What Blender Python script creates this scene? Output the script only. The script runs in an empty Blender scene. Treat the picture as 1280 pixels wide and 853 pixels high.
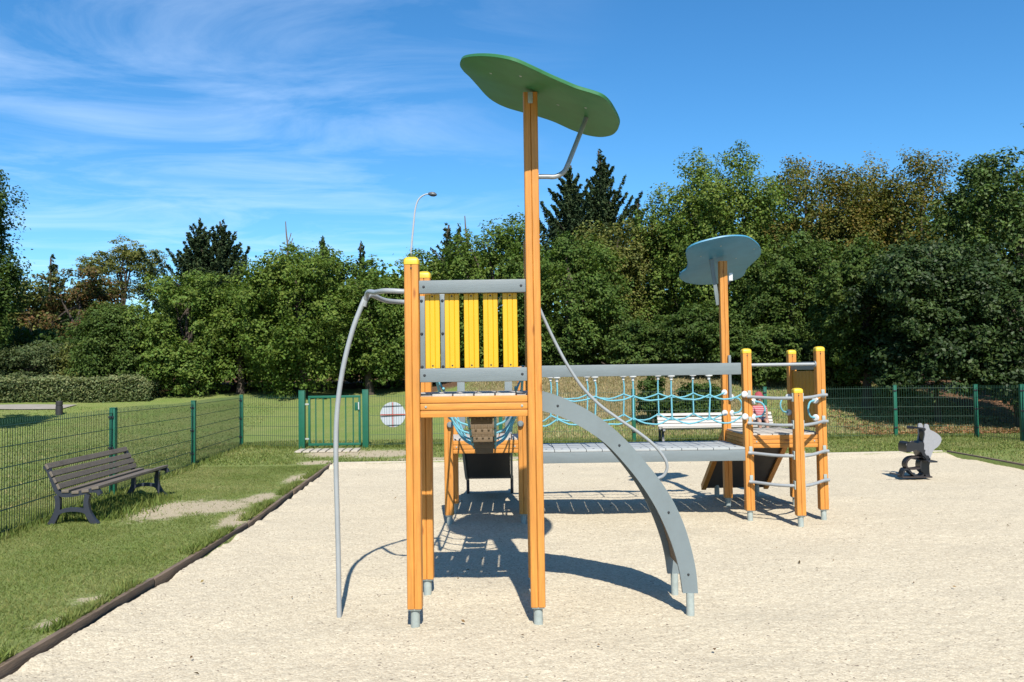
import bpy, bmesh, math, random
import numpy as np
from mathutils import Vector, Matrix

R = math.radians
rng = np.random.default_rng(7)
random.seed(7)
SC = bpy.context.scene
COL = SC.collection

# ------------------------------------------------------------------ camera
F = 1045.0                       # focal length in photograph pixels (1280 wide)
CAMZ = 1.55
PITCH = math.atan((467 - 426.5) / F)
ROLL = R(0.85)
fwd = Vector((0, math.cos(PITCH), math.sin(PITCH)))
up0 = Vector((0, -math.sin(PITCH), math.cos(PITCH)))
rt0 = Vector((1, 0, 0))
upv = up0 * math.cos(ROLL) + rt0 * math.sin(ROLL)
rtv = rt0 * math.cos(ROLL) - up0 * math.sin(ROLL)
CAM = Vector((0, 0, CAMZ))

cd = bpy.data.cameras.new('camera')
cam = bpy.data.objects.new('camera', cd)
COL.objects.link(cam)
M = Matrix((rtv, upv, -fwd)).transposed().to_4x4()
M.translation = CAM
cam.matrix_world = M
cd.sensor_width = 36
cd.lens = F / 1280 * 36
cd.clip_end = 2000
cd.clip_start = 0.05
SC.camera = cam


def ray(px, py):
    return fwd * F + rtv * (px - 640) + upv * (426.5 - py)


def at(px, py, Y):
    d = ray(px, py)
    return CAM + d * (Y / d.y)


def gp(px, py, z=0.0):
    d = ray(px, py)
    return CAM + d * ((z - CAMZ) / d.z)


# ------------------------------------------------------------------ materials
def nt(name):
    m = bpy.data.materials.new(name)
    m.use_nodes = True
    t = m.node_tree
    b = t.nodes['Principled BSDF']
    return m, t, b, t.nodes.new, t.links.new


ALB = 0.66                       # true albedos: the photograph is exposed bright


def pm(name, col, rough=0.5, var=0.12, scale=6.0, stretch=(1, 1, 1), bump=0.0, bscale=60.0, metal=0.0, dark=None, damt=0.0, coat=0.0, spec=0.5):
    m, t, b, N, L = nt(name)
    col = tuple(c * ALB for c in col)
    if dark is not None: dark = tuple(c * ALB for c in dark)
    tc = N('ShaderNodeTexCoord')
    mp = N('ShaderNodeMapping'); mp.inputs['Scale'].default_value = stretch
    L(tc.outputs['Object'], mp.inputs['Vector'])
    n = N('ShaderNodeTexNoise'); n.inputs['Scale'].default_value = scale; n.inputs['Detail'].default_value = 6
    n.inputs['Roughness'].default_value = 0.65
    L(mp.outputs[0], n.inputs['Vector'])
    mr = N('ShaderNodeMapRange')
    mr.inputs['From Min'].default_value = 0.25; mr.inputs['From Max'].default_value = 0.75
    mr.inputs['To Min'].default_value = 1 - var; mr.inputs['To Max'].default_value = 1 + var
    L(n.outputs['Fac'], mr.inputs['Value'])
    mx = N('ShaderNodeVectorMath'); mx.operation = 'SCALE'
    mx.inputs[0].default_value = col[:3]
    L(mr.outputs[0], mx.inputs['Scale'])
    out = mx.outputs[0]
    if dark is not None:
        n2 = N('ShaderNodeTexNoise'); n2.inputs['Scale'].default_value = 3.1; n2.inputs['Detail'].default_value = 8
        n2.inputs['Roughness'].default_value = 0.7
        L(tc.outputs['Object'], n2.inputs['Vector'])
        cr = N('ShaderNodeMapRange'); cr.inputs['From Min'].default_value = 0.5; cr.inputs['From Max'].default_value = 0.72
        cr.inputs['To Max'].default_value = damt
        L(n2.outputs['Fac'], cr.inputs['Value'])
        mm = N('ShaderNodeMix'); mm.data_type = 'RGBA'
        L(cr.outputs[0], mm.inputs['Factor']); L(out, mm.inputs['A']); mm.inputs['B'].default_value = (*dark, 1)
        out = mm.outputs['Result']
    L(out, b.inputs['Base Color'])
    b.inputs['Roughness'].default_value = rough
    b.inputs['Metallic'].default_value = metal
    b.inputs['Specular IOR Level'].default_value = spec
    b.inputs['Coat Weight'].default_value = coat
    if bump > 0:
        bn = N('ShaderNodeTexNoise'); bn.inputs['Scale'].default_value = bscale; bn.inputs['Detail'].default_value = 4
        L(mp.outputs[0], bn.inputs['Vector'])
        bp = N('ShaderNodeBump'); bp.inputs['Strength'].default_value = bump; bp.inputs['Distance'].default_value = 0.01
        L(bn.outputs['Fac'], bp.inputs['Height']); L(bp.outputs[0], b.inputs['Normal'])
    return m


def timber(name, col, along):
    """Lacquered softwood: long grain streaks, a few knots, sun-faded patches and scuffs, a little different on every piece."""
    m, t, b, N, L = nt(name)
    col = tuple(c * ALB for c in col)
    tc = N('ShaderNodeTexCoord'); oi = N('ShaderNodeObjectInfo')
    off = N('ShaderNodeVectorMath'); off.operation = 'SCALE'; off.inputs[0].default_value = (3.7, 5.1, 7.9); L(oi.outputs['Random'], off.inputs['Scale'])
    ad = N('ShaderNodeVectorMath'); ad.operation = 'ADD'; L(tc.outputs['Object'], ad.inputs[0]); L(off.outputs[0], ad.inputs[1])

    def mapped(sc):
        mp = N('ShaderNodeMapping'); mp.inputs['Scale'].default_value = sc; L(ad.outputs[0], mp.inputs['Vector']); return mp.outputs[0]

    def noise(vec, s, d, r):
        n = N('ShaderNodeTexNoise'); n.inputs['Scale'].default_value = s; n.inputs['Detail'].default_value = d; n.inputs['Roughness'].default_value = r
        n.inputs['Distortion'].default_value = 0.4; L(vec, n.inputs['Vector']); return n.outputs['Fac']

    def rng_(v, a, bb, c, d):
        mr = N('ShaderNodeMapRange'); mr.inputs['From Min'].default_value = a; mr.inputs['From Max'].default_value = bb
        mr.inputs['To Min'].default_value = c; mr.inputs['To Max'].default_value = d; L(v, mr.inputs['Value']); return mr.outputs[0]

    def mul(a, bb):
        q = N('ShaderNodeMath'); q.operation = 'MULTIPLY'; L(a, q.inputs[0]); L(bb, q.inputs[1]); return q.outputs[0]
    long = (14, 14, 0.7) if along == 'Z' else (0.7, 14, 14)
    grain = noise(mapped(long), 5, 8, 0.7)
    f = mul(rng_(grain, 0.3, 0.7, 0.70, 1.18), rng_(oi.outputs['Random'], 0, 1, 0.92, 1.06))
    f = mul(f, rng_(noise(ad.outputs[0], 2.2, 6, 0.65), 0.3, 0.7, 0.90, 1.08))
    sc = N('ShaderNodeVectorMath'); sc.operation = 'SCALE'; sc.inputs[0].default_value = col; L(f, sc.inputs['Scale'])
    # knots
    kn = N('ShaderNodeTexVoronoi'); kn.inputs['Scale'].default_value = 1.0
    L(mapped((9, 9, 2.6) if along == 'Z' else (2.6, 9, 9)), kn.inputs['Vector'])
    kf = rng_(kn.outputs['Distance'], 0.12, 0.03, 0.0, 0.8)
    mm = N('ShaderNodeMix'); mm.data_type = 'RGBA'; L(kf, mm.inputs['Factor']); L(sc.outputs[0], mm.inputs['A'])
    mm.inputs['B'].default_value = (col[0] * 0.42, col[1] * 0.30, col[2] * 0.3, 1)
    # faded and scuffed patches
    sf = rng_(noise(ad.outputs[0], 13, 9, 0.8), 0.62, 0.76, 0.0, 0.30)
    m2 = N('ShaderNodeMix'); m2.data_type = 'RGBA'; L(sf, m2.inputs['Factor']); L(mm.outputs['Result'], m2.inputs['A'])
    m2.inputs['B'].default_value = (0.42, 0.27, 0.13, 1)
    L(m2.outputs['Result'], b.inputs['Base Color'])
    L(rng_(grain, 0.3, 0.7, 0.5, 0.38), b.inputs['Roughness'])
    b.inputs['Specular IOR Level'].default_value = 0.35
    bp = N('ShaderNodeBump'); bp.inputs['Strength'].default_value = 0.22; bp.inputs['Distance'].default_value = 0.004
    L(grain, bp.inputs['Height']); L(bp.outputs[0], b.inputs['Normal'])
    return m


def leaf_mat(name, rough=0.5, trans=0.25, spec=0.35):
    m, t, b, N, L = nt(name)
    a = N('ShaderNodeAttribute'); a.attribute_name = 'tint'
    L(a.outputs['Color'], b.inputs['Base Color'])
    b.inputs['Roughness'].default_value = rough
    b.inputs['Specular IOR Level'].default_value = spec
    tr = N('ShaderNodeBsdfTranslucent')
    g = N('ShaderNodeMix'); g.data_type = 'RGBA'; g.blend_type = 'MULTIPLY'; g.inputs['Factor'].default_value = 1
    L(a.outputs['Color'], g.inputs['A']); g.inputs['B'].default_value = (1.2, 1.3, 0.5, 1)
    L(g.outputs['Result'], tr.inputs['Color'])
    ms = N('ShaderNodeMixShader'); ms.inputs[0].default_value = trans
    L(b.outputs[0], ms.inputs[1]); L(tr.outputs[0], ms.inputs[2])
    L(ms.outputs[0], t.nodes['Material Output'].inputs['Surface'])
    return m


MAT = {}
MAT['orange'] = timber('orange_lacquered_timber', (0.71, 0.295, 0.058), 'Z')
MAT['orange_h'] = timber('orange_lacquered_timber_beam', (0.71, 0.295, 0.058), 'X')
MAT['yellow'] = pm('yellow_painted_wood', (0.82, 0.455, 0.012), 0.4, 0.07, 8, (5, 5, 0.4), 0.08, 40, dark=(0.66, 0.38, 0.01), damt=0.4)
MAT['cap'] = pm('yellow_plastic_cap', (0.78, 0.52, 0.02), 0.45, 0.06, 12, dark=(0.5, 0.33, 0.03), damt=0.4)
MAT['grey'] = pm('grey_stained_wood', (0.20, 0.235, 0.245), 0.5, 0.10, 7, (0.6, 5, 5), 0.1, 40, dark=(0.15, 0.17, 0.18), damt=0.4)
MAT['plate'] = pm('grey_painted_plate', (0.205, 0.245, 0.255), 0.5, 0.07, 4, bump=0.03, dark=(0.16, 0.18, 0.18), damt=0.5)
MAT['tube'] = pm('grey_powder_coated_tube', (0.36, 0.38, 0.39), 0.38, 0.06, 10, dark=(0.25, 0.26, 0.27), damt=0.4)
MAT['galv'] = pm('galvanised_steel', (0.40, 0.45, 0.42), 0.5, 0.14, 30, dark=(0.25, 0.28, 0.26), damt=0.5)
MAT['bolt'] = pm('dark_bolt', (0.03, 0.03, 0.033), 0.4, 0.1, 20)
MAT['greenc'] = pm('green_canopy_panel', (0.042, 0.205, 0.070), 0.5, 0.16, 7, bump=0.05, dark=(0.036, 0.17, 0.06), damt=0.3)
MAT['bluec'] = pm('blue_canopy_panel', (0.06, 0.27, 0.44), 0.5, 0.14, 7, bump=0.05, dark=(0.05, 0.23, 0.36), damt=0.3)
MAT['rope'] = pm('turquoise_rope', (0.16, 0.46, 0.56), 0.8, 0.2, 200, bump=0.3, bscale=300)
MAT['white'] = pm('white_plastic', (0.72, 0.72, 0.70), 0.4, 0.05, 20, dark=(0.5, 0.5, 0.48), damt=0.3)
MAT['deck'] = pm('weathered_deck_boards', (0.55, 0.50, 0.43), 0.7, 0.15, 9, (5, 0.6, 1), 0.2, 50, dark=(0.36, 0.32, 0.28), damt=0.5)
MAT['gdeck'] = pm('pale_grey_bridge_boards', (0.44, 0.46, 0.46), 0.6, 0.10, 9, (0.6, 5, 1), 0.15, 50, dark=(0.36, 0.37, 0.36), damt=0.4)
MAT['tan'] = pm('tan_wood_rungs', (0.28, 0.19, 0.11), 0.65, 0.18, 10, (4, 0.6, 4), 0.2, 50, dark=(0.2, 0.14, 0.08), damt=0.5)
MAT['stepwood'] = pm('dark_step_wood', (0.17, 0.115, 0.062), 0.65, 0.2, 10, (0.6, 4, 4), 0.2, 50, dark=(0.10, 0.065, 0.035), damt=0.5)
MAT['darkmetal'] = pm('dark_slide_metal', (0.055, 0.05, 0.045), 0.45, 0.15, 5)
MAT['rampboard'] = pm('dark_brown_board', (0.085, 0.07, 0.06), 0.6, 0.2, 6)
MAT['ochre'] = pm('ochre_plank_panel', (0.52, 0.24, 0.01), 0.45, 0.10, 8, (5, 5, 0.4), dark=(0.4, 0.18, 0.01), damt=0.4)
MAT['fence'] = pm('green_fence_post', (0.010, 0.125, 0.070), 0.4, 0.08, 10, dark=(0.01, 0.08, 0.045), damt=0.4)
MAT['wire'] = pm('green_fence_wire', (0.018, 0.070, 0.038), 0.5, 0.05, 10)
MAT['iron'] = pm('charcoal_cast_iron', (0.035, 0.04, 0.055), 0.45, 0.12, 12, bump=0.08, spec=0.4)
MAT['slat'] = pm('weathered_grey_slat', (0.17, 0.138, 0.105), 0.65, 0.25, 8, (5, 0.5, 5), 0.25, 50, dark=(0.085, 0.065, 0.045), damt=0.7)
MAT['slatpale'] = pm('sun_bleached_slat', (0.52, 0.48, 0.44), 0.65, 0.15, 8, (0.5, 5, 5), 0.2, 50, dark=(0.4, 0.35, 0.3), damt=0.5)
MAT['kerb'] = pm('weathered_timber_edging', (0.20, 0.14, 0.095), 0.8, 0.25, 6, (4, 0.5, 4), 0.4, 40, dark=(0.10, 0.07, 0.05), damt=0.6)
MAT['bark'] = pm('tree_bark', (0.075, 0.055, 0.04), 0.9, 0.3, 5, (3, 3, 0.6), 0.6, 15)
MAT['deadbark'] = pm('bare_dead_wood', (0.16, 0.13, 0.10), 0.9, 0.2, 5)
MAT['blackplastic'] = pm('black_moulded_plastic', (0.018, 0.018, 0.022), 0.35, 0.1, 10)
MAT['ringbrown'] = pm('dark_brown_spring_band', (0.03, 0.02, 0.018), 0.5, 0.15, 10)
MAT['riderpanel'] = pm('speckled_grey_panel', (0.33, 0.33, 0.345), 0.5, 0.10, 40, dark=(0.24, 0.24, 0.25), damt=0.5)
MAT['lamp'] = pm('white_lamp_pole', (0.5, 0.51, 0.52), 0.4, 0.04, 5)
MAT['lamphead'] = pm('dark_lamp_head', (0.10, 0.11, 0.12), 0.4, 0.1, 5)
MAT['sign'] = pm('white_sign_disc', (0.50, 0.54, 0.58), 0.5, 0.05, 8)
MAT['red'] = pm('red_sign_bar', (0.42, 0.06, 0.04), 0.5, 0.1, 8)
MAT['bollard'] = pm('dark_wooden_bollard', (0.022, 0.020, 0.020), 0.7, 0.2, 8)
MAT['slab'] = pm('concrete_slab', (0.52, 0.46, 0.37), 0.85, 0.15, 12, bump=0.3, bscale=80)
MAT['skin'] = pm('skin', (0.42, 0.22, 0.15), 0.55, 0.05, 10)
MAT['leaf'] = leaf_mat('leaf_green', 0.6, 0.30, 0.14)
MAT['glossleaf'] = leaf_mat('leaf_glossy', 0.55, 0.18, 0.22)
MAT['needle'] = leaf_mat('needle_dark', 0.7, 0.12, 0.12)
MAT['blade'] = leaf_mat('grass_blade', 0.6, 0.35, 0.15)


def shirt_material():
    m, t, b, N, L = nt('red_white_striped_shirt')
    tc = N('ShaderNodeTexCoord'); w = N('ShaderNodeTexWave'); w.bands_direction = 'Z'
    w.inputs['Scale'].default_value = 9
    L(tc.outputs['Object'], w.inputs['Vector'])
    mm = N('ShaderNodeMix'); mm.data_type = 'RGBA'
    mm.inputs['A'].default_value = (0.30, 0.03, 0.045, 1); mm.inputs['B'].default_value = (0.42, 0.25, 0.26, 1)
    cr = N('ShaderNodeMath'); cr.operation = 'GREATER_THAN'; cr.inputs[1].default_value = 0.62
    L(w.outputs['Fac'], cr.inputs[0]); L(cr.outputs[0], mm.inputs['Factor'])
    L(mm.outputs['Result'], b.inputs['Base Color']); b.inputs['Roughness'].default_value = 0.85
    return m


MAT['shirt'] = shirt_material()
MAT['cloth_navy'] = pm('navy_cloth', (0.03, 0.035, 0.07), 0.85, 0.1, 20)
MAT['hat'] = pm('red_hat_cloth', (0.36, 0.05, 0.06), 0.8, 0.1, 20)
MAT['hair'] = pm('dark_hair', (0.02, 0.014, 0.01), 0.6, 0.1, 20)


def gravel_material():
    m, t, b, N, L = nt('cream_gravel')
    tc = N('ShaderNodeTexCoord')
    v = N('ShaderNodeTexVoronoi'); v.inputs['Scale'].default_value = 88; v.inputs['Randomness'].default_value = 1
    L(tc.outputs['Object'], v.inputs['Vector'])
    v2 = N('ShaderNodeTexVoronoi'); v2.inputs['Scale'].default_value = 50
    L(tc.outputs['Object'], v2.inputs['Vector'])
    n = N('ShaderNodeTexNoise'); n.inputs['Scale'].default_value = 0.8; n.inputs['Detail'].default_value = 9; n.inputs['Roughness'].default_value = 0.7
    L(tc.outputs['Object'], n.inputs['Vector'])
    sep = N('ShaderNodeSeparateColor'); L(v.outputs['Color'], sep.inputs[0])
    cr = N('ShaderNodeValToRGB')
    e = cr.color_ramp.elements
    e[0].position = 0.0; e[0].color = (0.13, 0.10, 0.075, 1)
    e[1].position = 1.0; e[1].color = (0.502, 0.439, 0.326, 1)
    for p, c in ((0.008, (0.20, 0.16, 0.12, 1)), (0.02, (0.335, 0.282, 0.203, 1)), (0.4, (0.404, 0.346, 0.250, 1)), (0.75, (0.443, 0.384, 0.281, 1))):
        x = e.new(p); x.color = c
    L(sep.outputs[0], cr.inputs[0])
    mr = N('ShaderNodeMapRange'); mr.inputs['From Min'].default_value = 0.3; mr.inputs['From Max'].default_value = 0.7
    mr.inputs['To Min'].default_value = 0.97; mr.inputs['To Max'].default_value = 1.06
    L(n.outputs['Fac'], mr.inputs['Value'])
    sc = N('ShaderNodeVectorMath'); sc.operation = 'SCALE'
    L(cr.outputs[0], sc.inputs[0]); L(mr.outputs[0], sc.inputs['Scale'])
    L(sc.outputs[0], b.inputs['Base Color'])
    b.inputs['Roughness'].default_value = 0.9; b.inputs['Specular IOR Level'].default_value = 0.2
    ad = N('ShaderNodeMath'); ad.operation = 'MULTIPLY_ADD'; ad.inputs[1].default_value = 0.35
    L(v2.outputs['Distance'], ad.inputs[0]); L(v.outputs['Distance'], ad.inputs[2])
    bp = N('ShaderNodeBump'); bp.invert = True; bp.inputs['Strength'].default_value = 0.34; bp.inputs['Distance'].default_value = 0.010
    L(ad.outputs[0], bp.inputs['Height']); L(bp.outputs[0], b.inputs['Normal'])
    return m


MAT['gravel'] = gravel_material()


def lawn_material():
    m, t, b, N, L = nt('mown_lawn')
    tc = N('ShaderNodeTexCoord')

    def noise(s, d=6, r=0.65):
        n = N('ShaderNodeTexNoise'); n.inputs['Scale'].default_value = s; n.inputs['Detail'].default_value = d; n.inputs['Roughness'].default_value = r
        L(tc.outputs['Object'], n.inputs['Vector']); return n.outputs['Fac']

    def ramp(fac, *st):
        cr = N('ShaderNodeValToRGB'); e = cr.color_ramp.elements
        e[0].position, e[0].color = st[0][0], (*st[0][1], 1)
        e[1].position, e[1].color = st[-1][0], (*st[-1][1], 1)
        for p, c in st[1:-1]:
            x = e.new(p); x.color = (*c, 1)
        L(fac, cr.inputs[0]); return cr.outputs[0]

    def mix(f, a, bb):
        mm = N('ShaderNodeMix'); mm.data_type = 'RGBA'
        L(f, mm.inputs['Factor']); L(a, mm.inputs['A']); L(bb, mm.inputs['B']); return mm.outputs['Result']

    def attr(nm):
        a = N('ShaderNodeAttribute'); a.attribute_name = nm; return a.outputs['Fac']

    def edge(a, n, k=0.9):                      # noqa                      # a mask broken up by noise
        s = N('ShaderNodeMath'); s.operation = 'MULTIPLY_ADD'; s.inputs[1].default_value = k; s.inputs[2].default_value = -0.5 * k
        L(n, s.inputs[0])
        ad = N('ShaderNodeMath'); ad.operation = 'ADD'; L(a, ad.inputs[0]); L(s.outputs[0], ad.inputs[1])
        mr = N('ShaderNodeMapRange'); mr.inputs['From Min'].default_value = 0.38; mr.inputs['From Max'].default_value = 0.58
        L(ad.outputs[0], mr.inputs['Value']); return mr.outputs[0]
    fine = noise(70, 3, 0.7)
    g1 = ramp(fine, (0.28, (0.068, 0.106, 0.022)), (0.5, (0.125, 0.175, 0.040)), (0.72, (0.21, 0.245, 0.080)))
    g2 = ramp(fine, (0.28, (0.088, 0.110, 0.030)), (0.5, (0.165, 0.188, 0.058)), (0.72, (0.27, 0.265, 0.115)))
    big = ramp(noise(0.7, 10, 0.8), (0.40, (0, 0, 0)), (0.60, (1, 1, 1)))
    g = mix(big, g1, g2)
    dry = ramp(noise(9, 8, 0.75), (0.3, (0.085, 0.075, 0.03)), (0.5, (0.165, 0.13, 0.065)), (0.7, (0.26, 0.205, 0.115)))
    g = mix(edge(attr('dry'), noise(1.6, 8, 0.7)), g, dry)
    lit = ramp(noise(14, 8, 0.8), (0.3, (0.025, 0.016, 0.009)), (0.5, (0.10, 0.055, 0.03)), (0.7, (0.20, 0.12, 0.07)))
    g = mix(edge(attr('litter'), noise(2.2, 8, 0.7)), g, lit)
    soil = ramp(noise(45, 6, 0.75), (0.25, (0.22, 0.17, 0.105)), (0.5, (0.36, 0.30, 0.205)), (0.75, (0.45, 0.385, 0.28)))
    g = mix(edge(attr('bare'), noise(11, 9, 0.85), 1.5), g, soil)
    L(g, b.inputs['Base Color'])
    b.inputs['Roughness'].default_value = 0.9; b.inputs['Specular IOR Level'].default_value = 0.15
    bp = N('ShaderNodeBump'); bp.inputs['Strength'].default_value = 0.6; bp.inputs['Distance'].default_value = 0.03
    L(noise(90, 4, 0.7), bp.inputs['Height']); L(bp.outputs[0], b.inputs['Normal'])
    return m


MAT['lawn'] = lawn_material()
MAT['path'] = pm('pale_path', (0.33, 0.30, 0.26), 0.9, 0.15, 3, bump=0.2)


# ------------------------------------------------------------------ mesh builder
class MB:
    def __init__(self):
        self.b = bmesh.new()

    def faces_of(self, vs, fs, smooth=False):
        v = [self.b.verts.new(p) for p in vs]
        for f in fs:
            try:
                fc = self.b.faces.new([v[i] for i in f]); fc.smooth = smooth
            except ValueError:
                pass
        return v

    def box(self, c, s, rot=None, bev=0.0):
        g = bmesh.ops.create_cube(self.b, size=1.0)
        mat = Matrix.Translation(Vector(c)) @ (rot.to_4x4() if rot is not None else Matrix.Identity(4)) @ Matrix.Diagonal((*s, 1))
        bmesh.ops.transform(self.b, matrix=mat, verts=g['verts'])
        if bev > 0:
            es = list({e for v in g['verts'] for e in v.link_edges})
            bmesh.ops.bevel(self.b, geom=es, offset=bev, segments=2, affect='EDGES', profile=0.6)
        return self

    def span(self, a, b, w, h, bev=0.0, upd=(0, 0, 1)):
        """A bar of section w x h from a to b; h along upd."""
        a, b = Vector(a), Vector(b)
        d = (b - a); ln = d.length; d.normalize()
        s = d.cross(Vector(upd)).normalized(); u = s.cross(d)
        rot = Matrix((s, d, u)).transposed()
        return self.box((a + b) / 2, (w, ln, h), rot, bev)

    def prism(self, poly, axis_fn, t0, t1, smooth=False):
        """poly: 2D points (counter-clockwise), axis_fn(u,v,t)->3D."""
        n = len(poly)
        va = [self.b.verts.new(axis_fn(u, v, t0)) for u, v in poly]
        vb = [self.b.verts.new(axis_fn(u, v, t1)) for u, v in poly]
        self.b.faces.new(va[::-1]); self.b.faces.new(vb)
        for i in range(n):
            j = (i + 1) % n
            f = self.b.faces.new((va[i], va[j], vb[j], vb[i])); f.smooth = smooth
        return self

    def tube(self, pts, r, n=10, closed=False, cap=True, rads=None):
        pts = [Vector(p) for p in pts]
        m = len(pts)
        rings = []
        prev = None
        for i, p in enumerate(pts):
            a = pts[(i - 1) % m] if (closed or i > 0) else p
            c = pts[(i + 1) % m] if (closed or i < m - 1) else p
            d = (c - a).normalized()
            if prev is None:
                s = d.orthogonal().normalized()
            else:
                s = (prev - d * prev.dot(d))
                s = s.normalized() if s.length > 1e-6 else d.orthogonal().normalized()
            prev = s
            u = d.cross(s)
            rr = rads[i] if rads else r
            rings.append([self.b.verts.new(p + (s * math.cos(2 * math.pi * k / n) + u * math.sin(2 * math.pi * k / n)) * rr) for k in range(n)])
        for i in range(m if closed else m - 1):
            A, B = rings[i], rings[(i + 1) % m]
            for k in range(n):
                f = self.b.faces.new((A[k], A[(k + 1) % n], B[(k + 1) % n], B[k])); f.smooth = True
        if cap and not closed:
            self.b.faces.new(rings[0][::-1]); self.b.faces.new(rings[-1])
        return self

    def lathe(self, prof, c, n=20, axis=(0, 0, 1)):
        """prof: (r, h) list along axis from c."""
        ax = Vector(axis).normalized(); s = ax.orthogonal().normalized(); u = ax.cross(s); c = Vector(c)
        rings = []
        for r, h in prof:
            if r < 1e-6:
                rings.append([self.b.verts.new(c + ax * h)])
            else:
                rings.append([self.b.verts.new(c + ax * h + (s * math.cos(2 * math.pi * k / n) + u * math.sin(2 * math.pi * k / n)) * r) for k in range(n)])
        for A, B in zip(rings, rings[1:]):
            for k in range(n):
                a = [A[k % len(A)]] if len(A) == 1 else [A[k], A[(k + 1) % n]]
                bb = [B[k % len(B)]] if len(B) == 1 else [B[(k + 1) % n], B[k]]
                vs = a + bb
                if len(vs) >= 3:
                    f = self.b.faces.new(vs); f.smooth = True
        return self

    def build(self, name, mat, parent=None, recalc=True):
        if recalc:
            bmesh.ops.recalc_face_normals(self.b, faces=self.b.faces[:])
        if parent is not None:
            o = Vector((0, 0, 0)); p = parent
            while p is not None:
                o += p.location; p = p.parent
            bmesh.ops.translate(self.b, vec=-o, verts=self.b.verts[:])
        me = bpy.data.meshes.new(name)
        self.b.to_mesh(me); self.b.free()
        me.materials.append(MAT[mat] if isinstance(mat, str) else mat)
        me.set_sharp_from_angle(angle=R(38))
        ob = bpy.data.objects.new(name, me)
        COL.objects.link(ob)
        if parent is not None:
            ob.parent = parent
        return ob


def tag(o, label=None, cat=None, group=None, kind=None):
    if label: o['label'] = label
    if cat: o['category'] = cat
    if group: o['group'] = group
    if kind: o['kind'] = kind
    return o


def empty(name, loc, label=None, cat=None, group=None):
    o = bpy.data.objects.new(name, None)
    o.empty_display_size = 0.2
    o.location = loc
    COL.objects.link(o)
    return tag(o, label, cat, group)


def smooth_path(pts, n=8, closed=False):
    """Catmull-Rom through the points."""
    P = [Vector(p) for p in pts]
    m = len(P)
    out = []
    rngi = range(m) if closed else range(m - 1)
    for i in rngi:
        p0 = P[(i - 1) % m] if (closed or i > 0) else P[i] * 2 - P[i + 1]
        p1, p2 = P[i], P[(i + 1) % m]
        p3 = P[(i + 2) % m] if (closed or i + 2 < m) else p2 * 2 - p1
        for k in range(n):
            t = k / n
            out.append(0.5 * ((2 * p1) + (p2 - p0) * t + (2 * p0 - 5 * p1 + 4 * p2 - p3) * t * t + (3 * p1 - p0 - 3 * p2 + p3) * t ** 3))
    if not closed:
        out.append(P[-1])
    return out


def ribbon2d(pts, w):
    """Outline of a path of width w (number or list) in 2D."""
    P = [Vector((p[0], p[1])) for p in pts]
    L_, R_ = [], []
    for i, p in enumerate(P):
        a = P[max(i - 1, 0)]; c = P[min(i + 1, len(P) - 1)]
        d = (c - a).normalized(); nn = Vector((-d.y, d.x))
        ww = w[i] if isinstance(w, (list, tuple)) else w
        L_.append(p + nn * ww / 2); R_.append(p - nn * ww / 2)
    return [tuple(v) for v in R_ + L_[::-1]]


# ------------------------------------------------------------------ terrain
def ss(t):
    t = np.clip(t, 0, 1); return t * t * (3 - 2 * t)


def kerb_x(y):
    return np.interp(y, [-50, 8.2, 10.9, 13.95, 14.5], [-2.67, -2.67, -2.86, -3.07, -3.10])


def back_y(x):
    return 14.35 + (np.clip(x, -3.2, 7.6) + 3.1) * 0.045


RIGHT_X = 7.62
LAWN_Z = 0.05


def terrain(x, y):
    x = np.asarray(x, float); y = np.asarray(y, float)
    w = ss((x + 4.5) / 5.0)
    L_ = 14 + (7.0 - 14) * w
    H = 1.1 + (1.42 - 1.1) * w - 0.45 * ss((x - 5.5) / 5)
    z = LAWN_Z + H * ss((y - 19.3) / L_) + 0.035 * np.clip(y - 30, 0, 40)
    z = z + 0.02 * np.sin(x * 0.7 + 1.3) * np.sin(y * 0.53) + 0.01 * np.sin(x * 2.1) * np.sin(y * 1.7 + 0.5)
    # ground sits slightly higher against the far right bank
    return z


_bare_spots = []


def bare_fn(x, y):
    """How far the turf is worn down to sandy soil at (x, y)."""
    if not _bare_spots:
        for pxx, pyy, rx, ry in ((215, 640, 0.5, 0.9), (265, 636, 0.55, 0.7), (325, 624, 0.25, 0.7), (70, 777, 0.12, 0.16), (105, 750, 0.15, 0.15), (300, 650, 0.22, 0.8),
                                 (480, 567, 1.1, 1.1), (420, 566, 0.8, 0.9), (540, 574, 0.9, 0.35), (395, 577, 0.4, 0.5), (375, 597, 0.25, 0.9), (620, 574, 0.8, 0.25)):
            p = gp(pxx, pyy, LAWN_Z); _bare_spots.append((p.x, p.y, rx, ry))
    bare = np.zeros(np.shape(x))
    for cx, cy, rx, ry in _bare_spots:
        bare = np.maximum(bare, 0.80 * np.exp(-(((x - cx) / rx) ** 2 + ((y - cy) / ry) ** 2)))
    # worn strips along the edging boards
    bare = np.maximum(bare, 0.36 * np.exp(-((x - kerb_x(y)) / 0.22) ** 2) * (y < 14.4) * (x < 0))
    bare = np.maximum(bare, 0.42 * np.exp(-((y - back_y(x)) / 0.2) ** 2) * (x > -3.1) * (x < 7.7))
    return bare


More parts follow.
